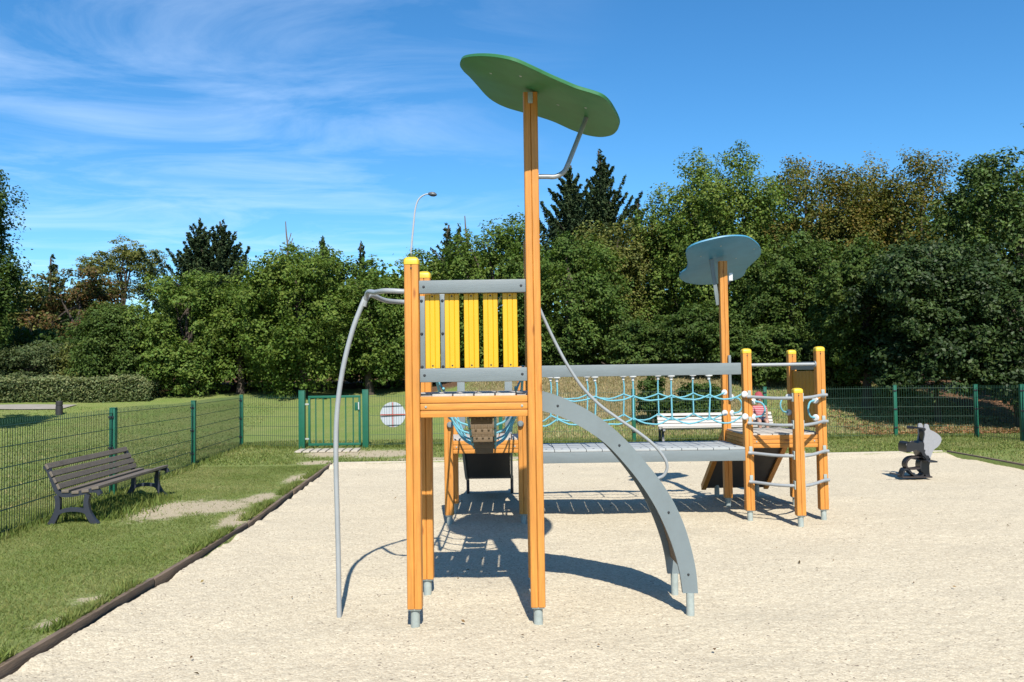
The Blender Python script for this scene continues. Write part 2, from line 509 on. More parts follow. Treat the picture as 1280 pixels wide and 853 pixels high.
def lawn():
    gl = 0.0
    xs = np.concatenate([np.linspace(-90, -16, 38), np.arange(-15.5, -6, 0.25), np.arange(-6, -3.0, 0.1), [-2.9, -2.80, -2.73, -2.655, -2.64],
                         np.linspace(-2.3, 7.2, 30), [7.60, 7.615, 7.69, 7.78], np.arange(7.9, 14, 0.15), np.arange(14.5, 26, 0.5), np.linspace(28, 90, 32)])
    ys = np.concatenate([np.linspace(-60, -4, 15), [-3.02, -3.0, -2.5], np.arange(-2, 14.2, 0.15), [14.33, 14.35, 14.42, 14.5], np.arange(14.6, 28, 0.15),
                         np.arange(28.5, 50, 0.5), np.linspace(52, 400, 40)])
    X0, Y0 = np.meshgrid(xs, ys)
    X = X0 + (kerb_x(Y0) + 2.67) * np.clip(1 - np.abs(X0 + 2.7) / 2.5, 0, 1)
    Y = Y0 + (back_y(X0) - 14.35) * np.clip(1 - np.abs(Y0 - 14.4) / 3, 0, 1)
    Z = terrain(X, Y)
    inside = (X0 > -2.66) & (X0 < 7.61) & (Y0 > -3.01) & (Y0 < 14.34)
    Z = np.where(inside, -0.12, Z)
    # slight lip where back edge has no board
    ny, nx = X.shape
    V = np.stack([X.ravel(), Y.ravel(), Z.ravel()], 1)
    i = np.arange(ny - 1)[:, None] * nx + np.arange(nx - 1)[None, :]
    Fq = np.stack([i, i + 1, i + nx + 1, i + nx], -1).reshape(-1, 4)
    ob = np_mesh('lawn', V, Fq, 'lawn')
    me = ob.data
    x, y = V[:, 0], V[:, 1]

    bare = bare_fn(x, y)
    dry = 0.85 * ss((x + 2.6) / 2.5) * ss((y - 20.2) / 2.2) * (1 - 0.8 * ss((x - 4.5) / 3))
    dry = np.maximum(dry, 0.30 * ss((y - 19) / 6) * (x < -2))
    lit = 0.66 * ss((x - 9.5) / 3.0) * ss((y - 19.2) / 1.2)
    lit = np.maximum(lit, 0.75 * ss((y - 25.5) / 3.0) * (x > -3))
    lit = np.maximum(lit, 0.7 * ss((y - 29.0) / 2.5))
    for nm, arr in (('bare', bare), ('dry', dry), ('litter', lit)):
        a = me.attributes.new(nm, 'FLOAT', 'POINT')
        a.data.foreach_set('value', arr.astype(np.float32))
    me.polygons.foreach_set('use_smooth', np.ones(len(me.polygons), bool))
    tag(ob, 'mown green lawn around the gravel, rising to a bank', 'lawn', kind='structure')
    return bare


def np_mesh(name, V, Fq, mat, parent=None, tint=None):
    """Mesh from numpy arrays (faces all of one size)."""
    me = bpy.data.meshes.new(name)
    n, k = Fq.shape
    if parent is not None:
        V = V - np.array(parent.location)
    me.vertices.add(len(V)); me.vertices.foreach_set('co', V.astype(np.float32).ravel())
    me.loops.add(n * k); me.loops.foreach_set('vertex_index', Fq.astype(np.int32).ravel())
    me.polygons.add(n)
    me.polygons.foreach_set('loop_start', (np.arange(n) * k).astype(np.int32))
    me.polygons.foreach_set('loop_total', np.full(n, k, np.int32))
    if tint is not None:
        a = me.color_attributes.new('tint', 'FLOAT_COLOR', 'POINT')
        c = np.ones((len(V), 4), np.float32); c[:, :3] = tint
        a.data.foreach_set('color', c.ravel())
    me.update(calc_edges=True)
    me.validate()
    me.materials.append(MAT[mat])
    ob = bpy.data.objects.new(name, me)
    COL.objects.link(ob)
    if parent is not None:
        ob.parent = parent
    return ob


def vnoise(x, y, s, seed=0):
    """Cheap value noise on numpy arrays."""
    r = np.random.default_rng(seed).random((256, 256))
    xx, yy = x * s + 1000.3, y * s + 1000.7
    xi, yi = np.floor(xx).astype(int), np.floor(yy).astype(int)
    fx, fy = ss(xx - xi), ss(yy - yi)
    g = lambda a, b: r[a % 256, b % 256]
    return (g(xi, yi) * (1 - fx) + g(xi + 1, yi) * fx) * (1 - fy) + (g(xi, yi + 1) * (1 - fx) + g(xi + 1, yi + 1) * fx) * fy


def gravel():
    ys = [2.0]
    while ys[-1] < 14.75:
        ys.append(ys[-1] + 0.011 + 0.0022 * max(0, ys[-1] - 3))
    ys = np.concatenate([np.linspace(-3, 1.9, 30), np.array(ys)])
    u = np.linspace(0, 1, 640)
    Yg, U = np.meshgrid(ys, u, indexing='ij')
    lft = kerb_x(Yg) + 0.012
    X = lft + (RIGHT_X - 0.012 - lft) * U
    yb = back_y(X)
    Y = np.where(Yg > 13.5, 13.5 + (Yg - 13.5) * (yb + 0.06 - 13.5) / (ys[-1] - 13.5), Yg)
    z = (vnoise(X, Y, 60, 1) - 0.5) * 0.006 + (vnoise(X, Y, 28, 2) - 0.5) * 0.005 + (vnoise(X, Y, 9, 3) - 0.5) * 0.005 + (vnoise(X, Y, 2.2, 4) - 0.5) * 0.024
    # heaped a little against the boards
    z = z + 0.045 * vnoise(X, Y, 5, 5) * np.exp(-((X - kerb_x(Y)) / 0.12) ** 2)
    # worn hollows where children land
    for hx, hy_, hr, hd in ((1.45, 5.7, 0.55, 0.030), (-0.9, 5.5, 0.5, 0.022), (2.8, 7.9, 0.6, 0.028), (-0.3, 11.5, 0.6, 0.04), (5.7, 12.0, 0.8, 0.025)):
        z = z - hd * np.exp(-((X - hx) ** 2 + (Y - hy_) ** 2) / hr ** 2)
    z = z + 0.045 * ss((Y - (yb - 0.5)) / 0.5)
    V = np.stack([X.ravel(), Y.ravel(), z.ravel()], 1)
    ny, nx = X.shape
    i = np.arange(ny - 1)[:, None] * nx + np.arange(nx - 1)[None, :]
    Fq = np.stack([i, i + 1, i + nx + 1, i + nx], -1).reshape(-1, 4)
    ob = np_mesh('gravel', V, Fq, 'gravel')
    ob.data.polygons.foreach_set('use_smooth', np.ones(len(ob.data.polygons), bool))
    tag(ob, 'pale cream gravel play surface', 'gravel', kind='structure')


lawn_bare = lawn()
gravel()


def kerbs():
    mb = MB()
    ys = [-3.0, -0.6, 1.8, 4.15, 6.3, 8.6, 11.0, 13.95, 14.42]
    for a, b in zip(ys, ys[1:]):
        j = random.uniform(-0.012, 0.012)
        pa = Vector((float(kerb_x(a)) - 0.03 + j, a + 0.007, 0.006 + 0.5 * j)); pb = Vector((float(kerb_x(b)) - 0.03 + j, b - 0.007, 0.006 - 0.4 * j))
        mb.span(pa, pb, 0.040, 0.115 + random.uniform(-0.006, 0.006), 0.006)
    tag(mb.build('kerb', 'kerb'), 'weathered brown timber edging along the left side of the gravel', 'kerb', kind='structure')
    mb = MB()
    ys = [-3.0, 0, 2.5, 5, 7.5, 10, 12.4, 14.8]
    for a, b in zip(ys, ys[1:]):
        mb.span((RIGHT_X + 0.03, a + 0.004, 0.02), (RIGHT_X + 0.03, b - 0.004, 0.02), 0.045, 0.12, 0.006)
    tag(mb.build('kerb', 'kerb'), 'brown timber edging along the right side of the gravel', 'kerb', kind='structure')
    mb = MB()
    xs = np.linspace(-3.1, 7.6, 6)
    for a, b in zip(xs, xs[1:]):
        mb.span((a + 0.004, float(back_y(a)) + 0.06, 0.015), (b - 0.004, float(back_y(b)) + 0.06, 0.015), 0.045, 0.115, 0.006)
    tag(mb.build('kerb', 'slab'), 'worn pale edging along the back of the gravel', 'kerb', kind='structure')


kerbs()


# ------------------------------------------------------------------ the play structure
PS = empty('play_structure', (0.9, 7.4, 0.0),
           'orange wooden climbing frame with yellow slats, green and blue canopies, bridges and slide', 'climbing frame')
PW = 0.091       # post width


def post(x, y, top, cap=True, base=0.105, label=None, mat='orange', w=PW):
    h = w / 2; c = 0.010; g = 0.004; gd = 0.007
    q = [(-h + c, -h), (-g, -h), (0, -h + gd), (g, -h), (h - c, -h), (h - c * 0.3, -h + c * 0.3), (h, -h + c)]
    pts = []
    for k in range(4):
        a = k * math.pi / 2
        for u, v in q:
            pts.append((u * math.cos(a) - v * math.sin(a), u * math.sin(a) + v * math.cos(a)))
    # drop the duplicate-ish corner ordering: q runs one side then its corner
    mb = MB()
    mb.prism(pts, lambda u, v, t: Vector((x + u, y + v, t)), base, top)
    p = mb.build('post', mat, PS)
    if label: p['label'] = label
    f = MB()
    f.lathe([(0.0, base + 0.02), (0.0285, base + 0.02), (0.0285, -0.06), (0, -0.06)], (x, y, 0), 18)
    f.box((x, y, base - 0.004), (w * 0.86, w * 0.86, 0.012), None, 0.002)
    f.build('foot', 'galv', p)
    if cap:
        m = MB(); hh = h + 0.003
        rings = []
        for s, z in ((1.0, -0.022), (1.0, 0.004), (0.93, 0.014), (0.72, 0.023), (0.4, 0.028)):
            sq = []
            for k in range(24):
                a = 2 * math.pi * k / 24
                e = 0.32
                ca, sa = math.cos(a), math.sin(a)
                sq.append(m.b.verts.new((x + hh * s * math.copysign(abs(ca) ** e, ca), y + hh * s * math.copysign(abs(sa) ** e, sa), top + z)))
            rings.append(sq)
        for A, B in zip(rings, rings[1:]):
            for k in range(24):
                ff = m.b.faces.new((A[k], A[(k + 1) % 24], B[(k + 1) % 24], B[k])); ff.smooth = True
        m.b.faces.new(rings[-1]); m.b.faces.new(rings[0][::-1])
        m.build('cap', 'cap', p)
        s = MB()
        s.lathe([(0, 0.004), (0.005, 0.004), (0.006, 0.0), (0.006, -0.01)], (x, y - h, top - 0.045), 8, (0, -1, 0))
        s.build('screw', 'bolt', p)
    return p


# tower one (front), two (behind it) and three (right): post centres
T1 = dict(x0=-0.626, x1=0.138, y0=5.26, y1=6.01)
T2 = dict(x0=-0.67, x1=0.095, y0=8.68, y1=9.45)
T3 = dict(x0=2.432, x1=3.192, y0=8.70, y1=9.57)

post(T1['x0'], T1['y0'], 2.265)
p_tall = post(T1['x1'], T1['y0'], 3.325, cap=False, label='tall front post carrying the green canopy')
post(T1['x0'], T1['y1'], 2.265)
post(T1['x1'], T1['y1'], 2.50, cap=False)
post(T2['x0'], T2['y0'], 1.30, cap=False)
post(T2['x1'], T2['y0'], 1.62, cap=False)
post(T2['x0'], T2['y1'], 1.30, cap=False)
post(T2['x1'], T2['y1'], 1.62, cap=False)
post(T3['x0'], T3['y0'], 1.745)
post(T3['x1'], T3['y0'], 1.755)
post(T3['x1'], T3['y1'], 1.745)
post(T3['x0'], T3['y1'], 2.80, cap=False, label='tall back post carrying the blue canopy')
post(2.838, 8.36, 1.335)


def grooved_beam(name, a, b, h, w, n, mat, bolts=True):
    """A beam of n boards stacked with fine gaps, from a to b (its bottom-centre line)."""
    mb = MB()
    a, b = Vector(a), Vector(b)
    bh = h / n
    for k in range(n):
        z = bh * (k + 0.5)
        mb.span(a + Vector((0, 0, z)), b + Vector((0, 0, z)), w, bh - 0.0045, 0.004)
    d = (b - a).normalized()
    mb.span(a + d * 0.004 + Vector((0, 0, h / 2)), b - d * 0.004 + Vector((0, 0, h / 2)), w * 0.7, h - 0.02)
    ob = mb.build(name, mat, PS)
    if abs(d.x) > 0.9:
        for p_ in (a + d * 0.035, b - d * 0.035):
            s_ = MB(); s_.lathe([(0, 0.006), (0.006, 0.005), (0.009, 0), (0.009, -0.003)], p_ + Vector((0, -w / 2, h * 0.5)), 8, (0, -1, 0)); s_.build('bolt', 'galv', ob)
    return ob


def deck(T, top, n, mat='deck'):
    x0, x1, y0, y1 = T['x0'], T['x1'], T['y0'], T['y1']
    h = PW / 2
    bz = top - 0.145
    grooved_beam('deck_beam', (x0 + h + 0.001, y0, bz), (x1 - h - 0.001, y0, bz), 0.135, 0.05, 3, 'orange_h')
    grooved_beam('deck_beam', (x0 + h + 0.001, y1, bz), (x1 - h - 0.001, y1, bz), 0.135, 0.05, 3, 'orange_h')
    grooved_beam('deck_beam', (x0, y0 + h + 0.001, bz), (x0, y1 - h - 0.001, bz), 0.135, 0.05, 3, 'orange')
    grooved_beam('deck_beam', (x1, y0 + h + 0.001, bz), (x1, y1 - h - 0.001, bz), 0.135, 0.05, 3, 'orange')
    mb = MB()
    xa, xb = x0 - h + 0.03, x1 + h - 0.03
    bw = (xb - xa) / n
    for k in range(n):
        cx = xa + bw * (k + 0.5)
        ya, yb = y0 - 0.02, y1 + 0.02
        if cx - bw / 2 < x0 + h + 0.002 or cx + bw / 2 > x1 - h - 0.002:
            ya, yb = y0 + h + 0.004, y1 - h - 0.004
        mb.box((cx, (ya + yb) / 2, top - 0.009), (bw - 0.009, yb - ya, 0.022), None, 0.003)
    mb.build('deck_floor', mat, PS)


deck(T1, 1.425, 6)
deck(T2, 0.875, 6)
deck(T3, 0.885, 6)

# front guard of tower one
h = PW / 2
xa, xb = T1['x0'] + h, T1['x1'] - h


def rail(a, b, w, hh, name='rail', mat='grey', bev=0.006):
    ob = MB().span(a, b, w, hh, bev).build(name, mat, PS)
    if name == 'rail' and abs(a[0] - b[0]) > 0.3:
        for X in (a[0] + 0.03, b[0] - 0.03):
            s_ = MB(); s_.lathe([(0, 0.005), (0.006, 0.004), (0.009, 0), (0.009, -0.003)], (X, a[1] - w / 2, a[2]), 8, (0, -1, 0)); s_.build('bolt', 'bolt', ob)
    return ob


yf = T1['y0']
r1 = rail((xa + 0.001, yf - 0.012, 2.10), (xb - 0.001, yf - 0.012, 2.10), 0.045, 0.082)
r2 = rail((xa + 0.001, yf - 0.012, 1.545), (xb - 0.001, yf - 0.012, 1.545), 0.045, 0.086)
mb = MB()
for k in range(5):
    px = (540.5, 565, 589.2, 613.3, 637.8)[k]
    X = at(px, 415, yf).x
    wv = 0.0915
    q = [(-wv / 2, -0.011), (-wv / 2 + 0.003, -0.014)]
    for gx in (-0.016, 0.016):
        q += [(gx - 0.003, -0.014), (gx, -0.010), (gx + 0.003, -0.014)]
    q += [(wv / 2 - 0.003, -0.014), (wv / 2, -0.011), (wv / 2, 0.012), (-wv / 2, 0.012)]
    mb.prism(q, lambda u, v, t, X=X: Vector((X + u, yf + 0.022 + v, t)), 1.590, 2.0575)
sp = mb.build('guard_panel', 'yellow', PS)
for X in [at(q, 415, yf).x for q in (540.5, 565, 589.2, 613.3, 637.8)]:
    for z in (1.605, 2.043):
        s_ = MB(); s_.lathe([(0, 0.003), (0.0045, 0.002), (0.006, 0), (0.006, -0.003)], (X, yf + 0.008, z), 8, (0, -1, 0)); s_.build('screw', 'bolt', sp); sp['label'] = 'guard panel of five bright yellow slats'
# grey uprights of the narrow back guard
yb_ = T1['y1']
for X, w in ((at(527.6, 415, yb_ - 0.055).x, 0.044), (at(553.6, 415, yb_ - 0.055).x, 0.030)):
    p = MB().box((X, yb_ - 0.062, 1.845), (w, 0.020, 0.53), None, 0.004).build('guard_upright', 'plate', PS)
    for z in (2.075, 1.84, 1.605):
        s = MB(); s.lathe([(0, 0.007), (0.008, 0.006), (0.011, 0.0), (0.011, -0.004)], (X, yb_ - 0.072, z), 10, (0, -1, 0))
        s.build('bolt', 'bolt', p)
rail((T1['x0'] + h, yb_ - 0.04, 2.10), (-0.47, yb_ - 0.04, 2.10), 0.03, 0.05)
# right side top rail and left side rails of tower one (thin steel bars)
# bolts where rails meet posts
for (X, Z) in ((xa - 0.02, 2.215),):
    pass

# --- green canopy
def canopy(outline_px, pivot_px, Y, tilt_x, tilt_y, mat, name='canopy', label=None):
    """A flat board with a traced outline lying in a tilted plane through the post's top."""
    piv = at(pivot_px[0], pivot_px[1], Y)
    rot = Matrix.Rotation(tilt_y, 3, 'Y') @ Matrix.Rotation(tilt_x, 3, 'X')
    n = rot @ Vector((0, 0, 1)); e1 = rot @ Vector((1, 0, 0)); e2 = rot @ Vector((0, 1, 0))
    loc = []
    for q in outline_px:
        d = ray(*q)
        t = (piv - CAM).dot(n) / d.dot(n)
        P = CAM + d * t - piv
        loc.append(Vector((P.dot(e1), P.dot(e2), 0)))
    loc = [Vector((p.x, p.y)) for p in smooth_path(loc, 4, True)]
    area = sum(a.x * b.y - b.x * a.y for a, b in zip(loc, loc[1:] + loc[:1]))
    if area < 0: loc = loc[::-1]
    # inset rings for a rounded rim
    m = len(loc)
    nrm = []
    for i in range(m):
        d = (loc[(i + 1) % m] - loc[i - 1]).normalized(); nrm.append(Vector((d.y, -d.x)))
    mb = MB()
    rings = []
    for off, z in ((-0.008, 0.0), (0.0, 0.005), (0.0, 0.021), (-0.008, 0.026)):
        rings.append([mb.b.verts.new(piv + e1 * (p.x + q.x * off) + e2 * (p.y + q.y * off) + n * z) for p, q in zip(loc, nrm)])
    for A, B in zip(rings, rings[1:]):
        for k in range(m):
            f = mb.b.faces.new((A[k], A[(k + 1) % m], B[(k + 1) % m], B[k])); f.smooth = True
    f1 = mb.b.faces.new(rings[0][::-1]); f2 = mb.b.faces.new(rings[-1])
    bmesh.ops.triangulate(mb.b, faces=[f1, f2])
    o = mb.build(name, mat, PS)
    if label: o['label'] = label
    bb = [(min(p.x for p in loc), max(p.x for p in loc)), (min(p.y for p in loc), max(p.y for p in loc))]
    for q in ((-0.25, -0.1), (0.2, 0.12), (0.38, -0.05), (-0.05, -0.28)):
        p_ = piv + e1 * q[0] + e2 * q[1] + n * -0.0005
        s_ = MB(); s_.lathe([(0, 0.004), (0.007, 0.003), (0.010, 0), (0.010, -0.002)], p_, 8, -n); s_.build('screw', 'galv', o)
    return o, piv, n, e1, e2


z6 = lambda x, y: (540 + x / 4.267, 40 + y / 4.267)
g_out = [z6(*q) for q in ((147, 180), (160, 148), (215, 135), (300, 135), (380, 146), (450, 165), (540, 205), (620, 243), (700, 278), (770, 307), (850, 331), (905, 352), (942, 382), (970, 425), (992, 470),
                          (997, 500), (985, 532), (955, 556), (905, 564), (850, 558), (800, 545), (740, 523), (690, 500), (640, 478), (580, 458), (530, 443), (470, 428), (400, 407), (340, 380), (290, 345), (240, 290), (195, 240), (163, 210))]
gcan, gpiv, gn, ge1, ge2 = canopy(g_out, (661, 113), T1['y0'], R(5.5), R(20), 'greenc', label='green leaf shaped canopy board on the tall front post')
# bracket on post top and bent support pipe
m_ = MB(); m_.box((T1['x1'] + 0.0, T1['y0'] - 0.053, 3.285), (0.03, 0.008, 0.07), None, 0.002); m_.build('bracket', 'galv', gcan)
pe = CAM + ray(733, 147) * ((gpiv - CAM).dot(gn) / ray(733, 147).dot(gn))
pa = Vector((T1['x1'] + h - 0.005, T1['y0'], at(674, 221, T1['y0']).z))
b1 = at(694, 221, T1['y0']); b1.y = T1['y0']
pth = smooth_path([pa, pa.lerp(b1, 0.55), b1, b1 + Vector((0.055, 0.004, 0.03)), b1 + Vector((0.085, 0.008, 0.085))], 6)
pth += [pth[-1].lerp(pe, t) for t in (0.5, 1.0)]
m_ = MB(); m_.tube(pth, 0.0155, 12); m_.lathe([(0, 0.012), (0.034, 0.012), (0.034, 0.0), (0, 0)], pa + Vector((-0.006, 0, 0)), 14, (1, 0, 0))
m_.build('support_pipe', 'tube', gcan)

z4 = lambda x, y: (820 + x / 3.556, 280 + y / 3.556)
b_out = [z4(*q) for q in ((104, 238), (114, 219), (136, 202), (142, 180), (136, 150), (135, 124), (152, 104), (190, 87), (250, 71), (310, 59), (370, 56), (410, 62), (442, 82), (461, 102), (468, 125), (460, 148), (430, 177), (404, 202),
                          (394, 225), (378, 240), (340, 255), (300, 263), (250, 270), (190, 272), (140, 264), (115, 252))]
bcan, bpiv, bn, be1, be2 = canopy(b_out, (901, 321), T3['y1'], R(-19), R(-9), 'bluec', label='blue rounded canopy board on the tall back post')
m_ = MB()
qa = bpiv + be1 * -0.11 + be2 * 0.02 - bn * 0.001
m_.span(qa, Vector((T3['x0'] - h - 0.012, T3['y1'] + 0.02, 2.30)), 0.045, 0.018, 0.004, (0, 1, 0))
m_.build('support_strut', 'plate', bcan)
m_ = MB(); m_.box((T3['x0'] + 0.085, T3['y1'] - 0.02, 2.62), (0.045, 0.02, 0.09), None, 0.004); m_.build('bracket', 'white', bcan)

# --- curved climbing pole with fork on the left of tower one
yp = 5.62
foot = gp(424, 768)
pole_px = [(424, 768), (423, 700), (421.5, 640), (420, 580), (420.5, 530), (424, 490), (431, 450), (441, 412), (451, 385), (456.5, 372)]
pts = []
for k, q in enumerate(pole_px):
    pts.append(at(q[0], q[1], foot.y + (yp - foot.y) * k / (len(pole_px) - 1)))
pts[0].z = -0.05
jn = pts[-1].copy()
zr = 2.075
pol = MB().tube(smooth_path(pts, 6), 0.0165, 14).build('climbing_pole', 'tube', PS)
m_ = MB()
xL = T1['x0'] - h
m_.tube(smooth_path([jn + Vector((0, 0, -0.02)), (jn.x + 0.03, yp - 0.05, jn.z + 0.03), (jn.x + 0.10, yp - 0.20, zr + 0.015), (xL - 0.12, T1['y0'] + 0.02, zr + 0.01), (xL + 0.01, T1['y0'], zr)], 8), 0.0165, 12)
m_.tube(smooth_path([jn + Vector((0, 0, -0.02)), (jn.x + 0.03, yp + 0.05, jn.z + 0.02), (jn.x + 0.10, yp + 0.23, zr), (xL - 0.12, T1['y1'] - 0.02, zr), (xL + 0.01, T1['y1'], zr)], 8), 0.0165, 12)
m_.tube([jn + Vector((-0.012, -0.002, -0.06)), jn + Vector((0.004, 0, 0.0))], 0.0195, 12)
m_.build('fork', 'tube', pol)

# --- arched ladder on the right of tower one
outer_px = [(675, 489.5), (700, 496.5), (730, 510), (760, 530), (785, 553), (805, 576), (825, 601), (842, 628), (855, 657), (864, 687), (869.5, 714), (872, 741)]
inner_px = [(675, 513), (700, 520.5), (730, 536), (757, 555), (780, 579), (800, 604), (818, 632), (832, 661), (843, 691), (849.5, 717), (853, 741)]
YA0, YA1 = 5.41, 5.93
o2 = [(p.x, p.z) for p in smooth_path([at(*q, YA0) for q in outer_px], 4)]
i2 = [(p.x, p.z) for p in smooth_path([at(*q, YA0) for q in inner_px], 4)]
poly = i2 + o2[::-1]
m_ = MB(); m_.prism(poly, lambda u, v, t: Vector((u, t, v)), YA0 - 0.016, YA0 + 0.016)
arch = m_.build('arched_ladder', 'plate', PS)
m_ = MB(); m_.prism(poly, lambda u, v, t: Vector((u, t, v)), YA1 - 0.016, YA1 + 0.016)
m_.build('side_plate', 'plate', arch)


def resample(pts, n):
    P = [Vector(p) for p in pts]
    d = [0]
    for a, b in zip(P, P[1:]): d.append(d[-1] + (b - a).length)
    out = []
    for k in range(n):
        s = d[-1] * k / (n - 1)
        i = max(j for j in range(len(d)) if d[j] <= s + 1e-9)
        i = min(i, len(P) - 2)
        t = (s - d[i]) / max(d[i + 1] - d[i], 1e-9)
        out.append(P[i].lerp(P[i + 1], t))
    return out


nr = 14
O = resample(o2, nr * 2 + 1); I = resample(i2, nr * 2 + 1)
for k in range(nr - 1):
    a, b = O[2 * k], O[2 * k + 2]
    ca = (O[2 * k + 1] * 0.45 + I[2 * k + 1] * 0.55)
    d = (b - a)
    ln = d.length; d.normalize()
    d3 = Vector((d.x, 0, d.y)); n3 = Vector((-d.y, 0, d.x))
    rot = Matrix((d3, Vector((0, 1, 0)), n3)).transposed()
    m_ = MB(); m_.box((ca.x, (YA0 + YA1) / 2, ca.y), (ln - 0.008, YA1 - YA0 - 0.034, 0.022), rot, 0.003)
    m_.build('rung', 'tan', arch)
for u in (0.08, 0.36, 0.68, 0.93):
    k = int(u * (nr * 2))
    c = O[k] * 0.5 + I[k] * 0.5
    m_ = MB(); m_.lathe([(0, 0.006), (0.006, 0.005), (0.0085, 0.0), (0.0085, -0.003)], (c.x, YA0 - 0.016, c.y), 10, (0, -1, 0))
    m_.build('bolt', 'bolt', arch)
for yy in (YA0, YA1):
    c = (Vector(o2[-1]) + Vector(i2[-1])) / 2
    m_ = MB(); m_.lathe([(0, c.y + 0.001), (0.026, c.y + 0.001), (0.026, -0.06), (0, -0.06)], (c.x, yy, 0), 16)
    m_.build('foot', 'galv', arch)
# curved hand rail from the post down to the arch
hr_px = [(672, 380), (683, 405), (695, 430), (709, 456), (727, 483), (748, 505), (772, 523), (797, 540), (817, 556), (830, 572), (834, 584), (830, 594), (823, 598)]
hr = [at(q[0], q[1], 5.31 + 0.10 * k / 12) for k, q in enumerate(hr_px)]
MB().tube(smooth_path(hr, 5), 0.0102, 10).build('hand_rail', 'tube', PS)


# --- plank bridge between tower two and tower three
bx0, bx1 = T2['x1'] + 0.0, T3['x0'] - h
by0, by1 = T2['y0'] - 0.03, T2['y1'] + 0.06
zb = 0.755
br = empty_part = None
m_ = MB()
nb = 14
for k in range(nb):
    xa_, xb_ = bx0 + (bx1 - bx0) * k / nb, bx0 + (bx1 - bx0) * (k + 1) / nb
    m_.box(((xa_ + xb_) / 2, (by0 + by1) / 2, zb - 0.012), (xb_ - xa_ - 0.0055, by1 - by0, 0.024), None, 0.003)
bridge = m_.build('plank_bridge', 'gdeck', PS)
for yy in (by0 + 0.025, by1 - 0.025):
    MB().span((bx0, yy, zb - 0.082), (bx1, yy, zb - 0.082), 0.05, 0.112, 0.005).build('side_beam', 'grey', bridge)
for k in range(nb):
    for yy in (by0 + 0.09, by1 - 0.09):
        m_ = MB(); m_.lathe([(0, 0.004), (0.010, 0.003), (0.012, 0)], ((bx0 + (bx1 - bx0) * (k + 0.5) / nb), yy, zb), 8)
        m_.build('bolt', 'bolt', bridge)
# hand beams and rope nets
zt0, zt1 = 1.505, 1.625
for yy, x1e, fac in ((by0 + 0.03, T3['x0'] - h - 0.02, 0), (T2['y1'] - 0.02, T3['x0'] - h - 0.005, 1)):
    MB().span((bx0 - 0.02, yy, (zt0 + zt1) / 2), (x1e, yy, (zt0 + zt1) / 2), 0.05, zt1 - zt0, 0.005).build('hand_beam', 'grey', bridge)
    pxs = (696, 743.5, 791, 839, 886) if fac == 0 else (688, 733.5, 779, 822.5, 866)
    anch = [at(p, 475, yy).x for p in pxs]
    zl = [1.30, 1.07]
    mr_ = MB()
    for k, X in enumerate(anch):
        j = random.uniform(-0.015, 0.015)
        mr_.tube(smooth_path([(X, yy, zt0 - 0.03), (X + j, yy, 1.38), (X + j * 0.6, yy, 1.28), (X - j * 0.4, yy, zl[1] - 0.02)], 3), 0.0085, 7)
    for li, z in enumerate(zl):
        nodes = [bx0 + 0.05] + anch + [x1e]
        for a, b in zip(nodes, nodes[1:]):
            sag = 0.055 + 0.02 * li
            mid = [(a + (b - a) * t, yy + (0.012 if li else -0.012), z - 4 * sag * t * (1 - t) * (0.8 + 0.2 * random.random())) for t in (0, .15, .3, .45, .6, .75, .9, 1)]
            mr_.tube(mid, 0.0085, 7)
    mr_.build('rope_net', 'rope', bridge)
    for X in anch:
        a_ = MB(); a_.lathe([(0, 0.0), (0.040, 0.0), (0.040, -0.010), (0.016, -0.018), (0.016, -0.048), (0, -0.048)], (X, yy, zt0), 14)
        a_.build('rope_anchor', 'white', bridge)
    for z in (zl[0], zl[1]):
        a_ = MB(); a_.lathe([(0, 0.016), (0.026, 0.014), (0.034, 0.004), (0.034, 0.0), (0, 0)], (x1e - 0.0 + (0.02 if fac == 0 else 0.0), yy - 0.055 if fac == 0 else yy, z + (0.0)), 16, (-0.5, -0.85, 0.1))
        a_.build('rope_anchor', 'white', bridge)


# --- hanging step bridge between tower one and tower two
ya, yb2 = T1['y1'] + 0.06, T2['y0'] - 0.06
xc1, xc2 = -0.229, -0.2875
steps = 8


def sb_z(t):
    return 1.30 + (0.82 - 1.30) * t - 0.20 * 4 * t * (1 - t) * 0.5


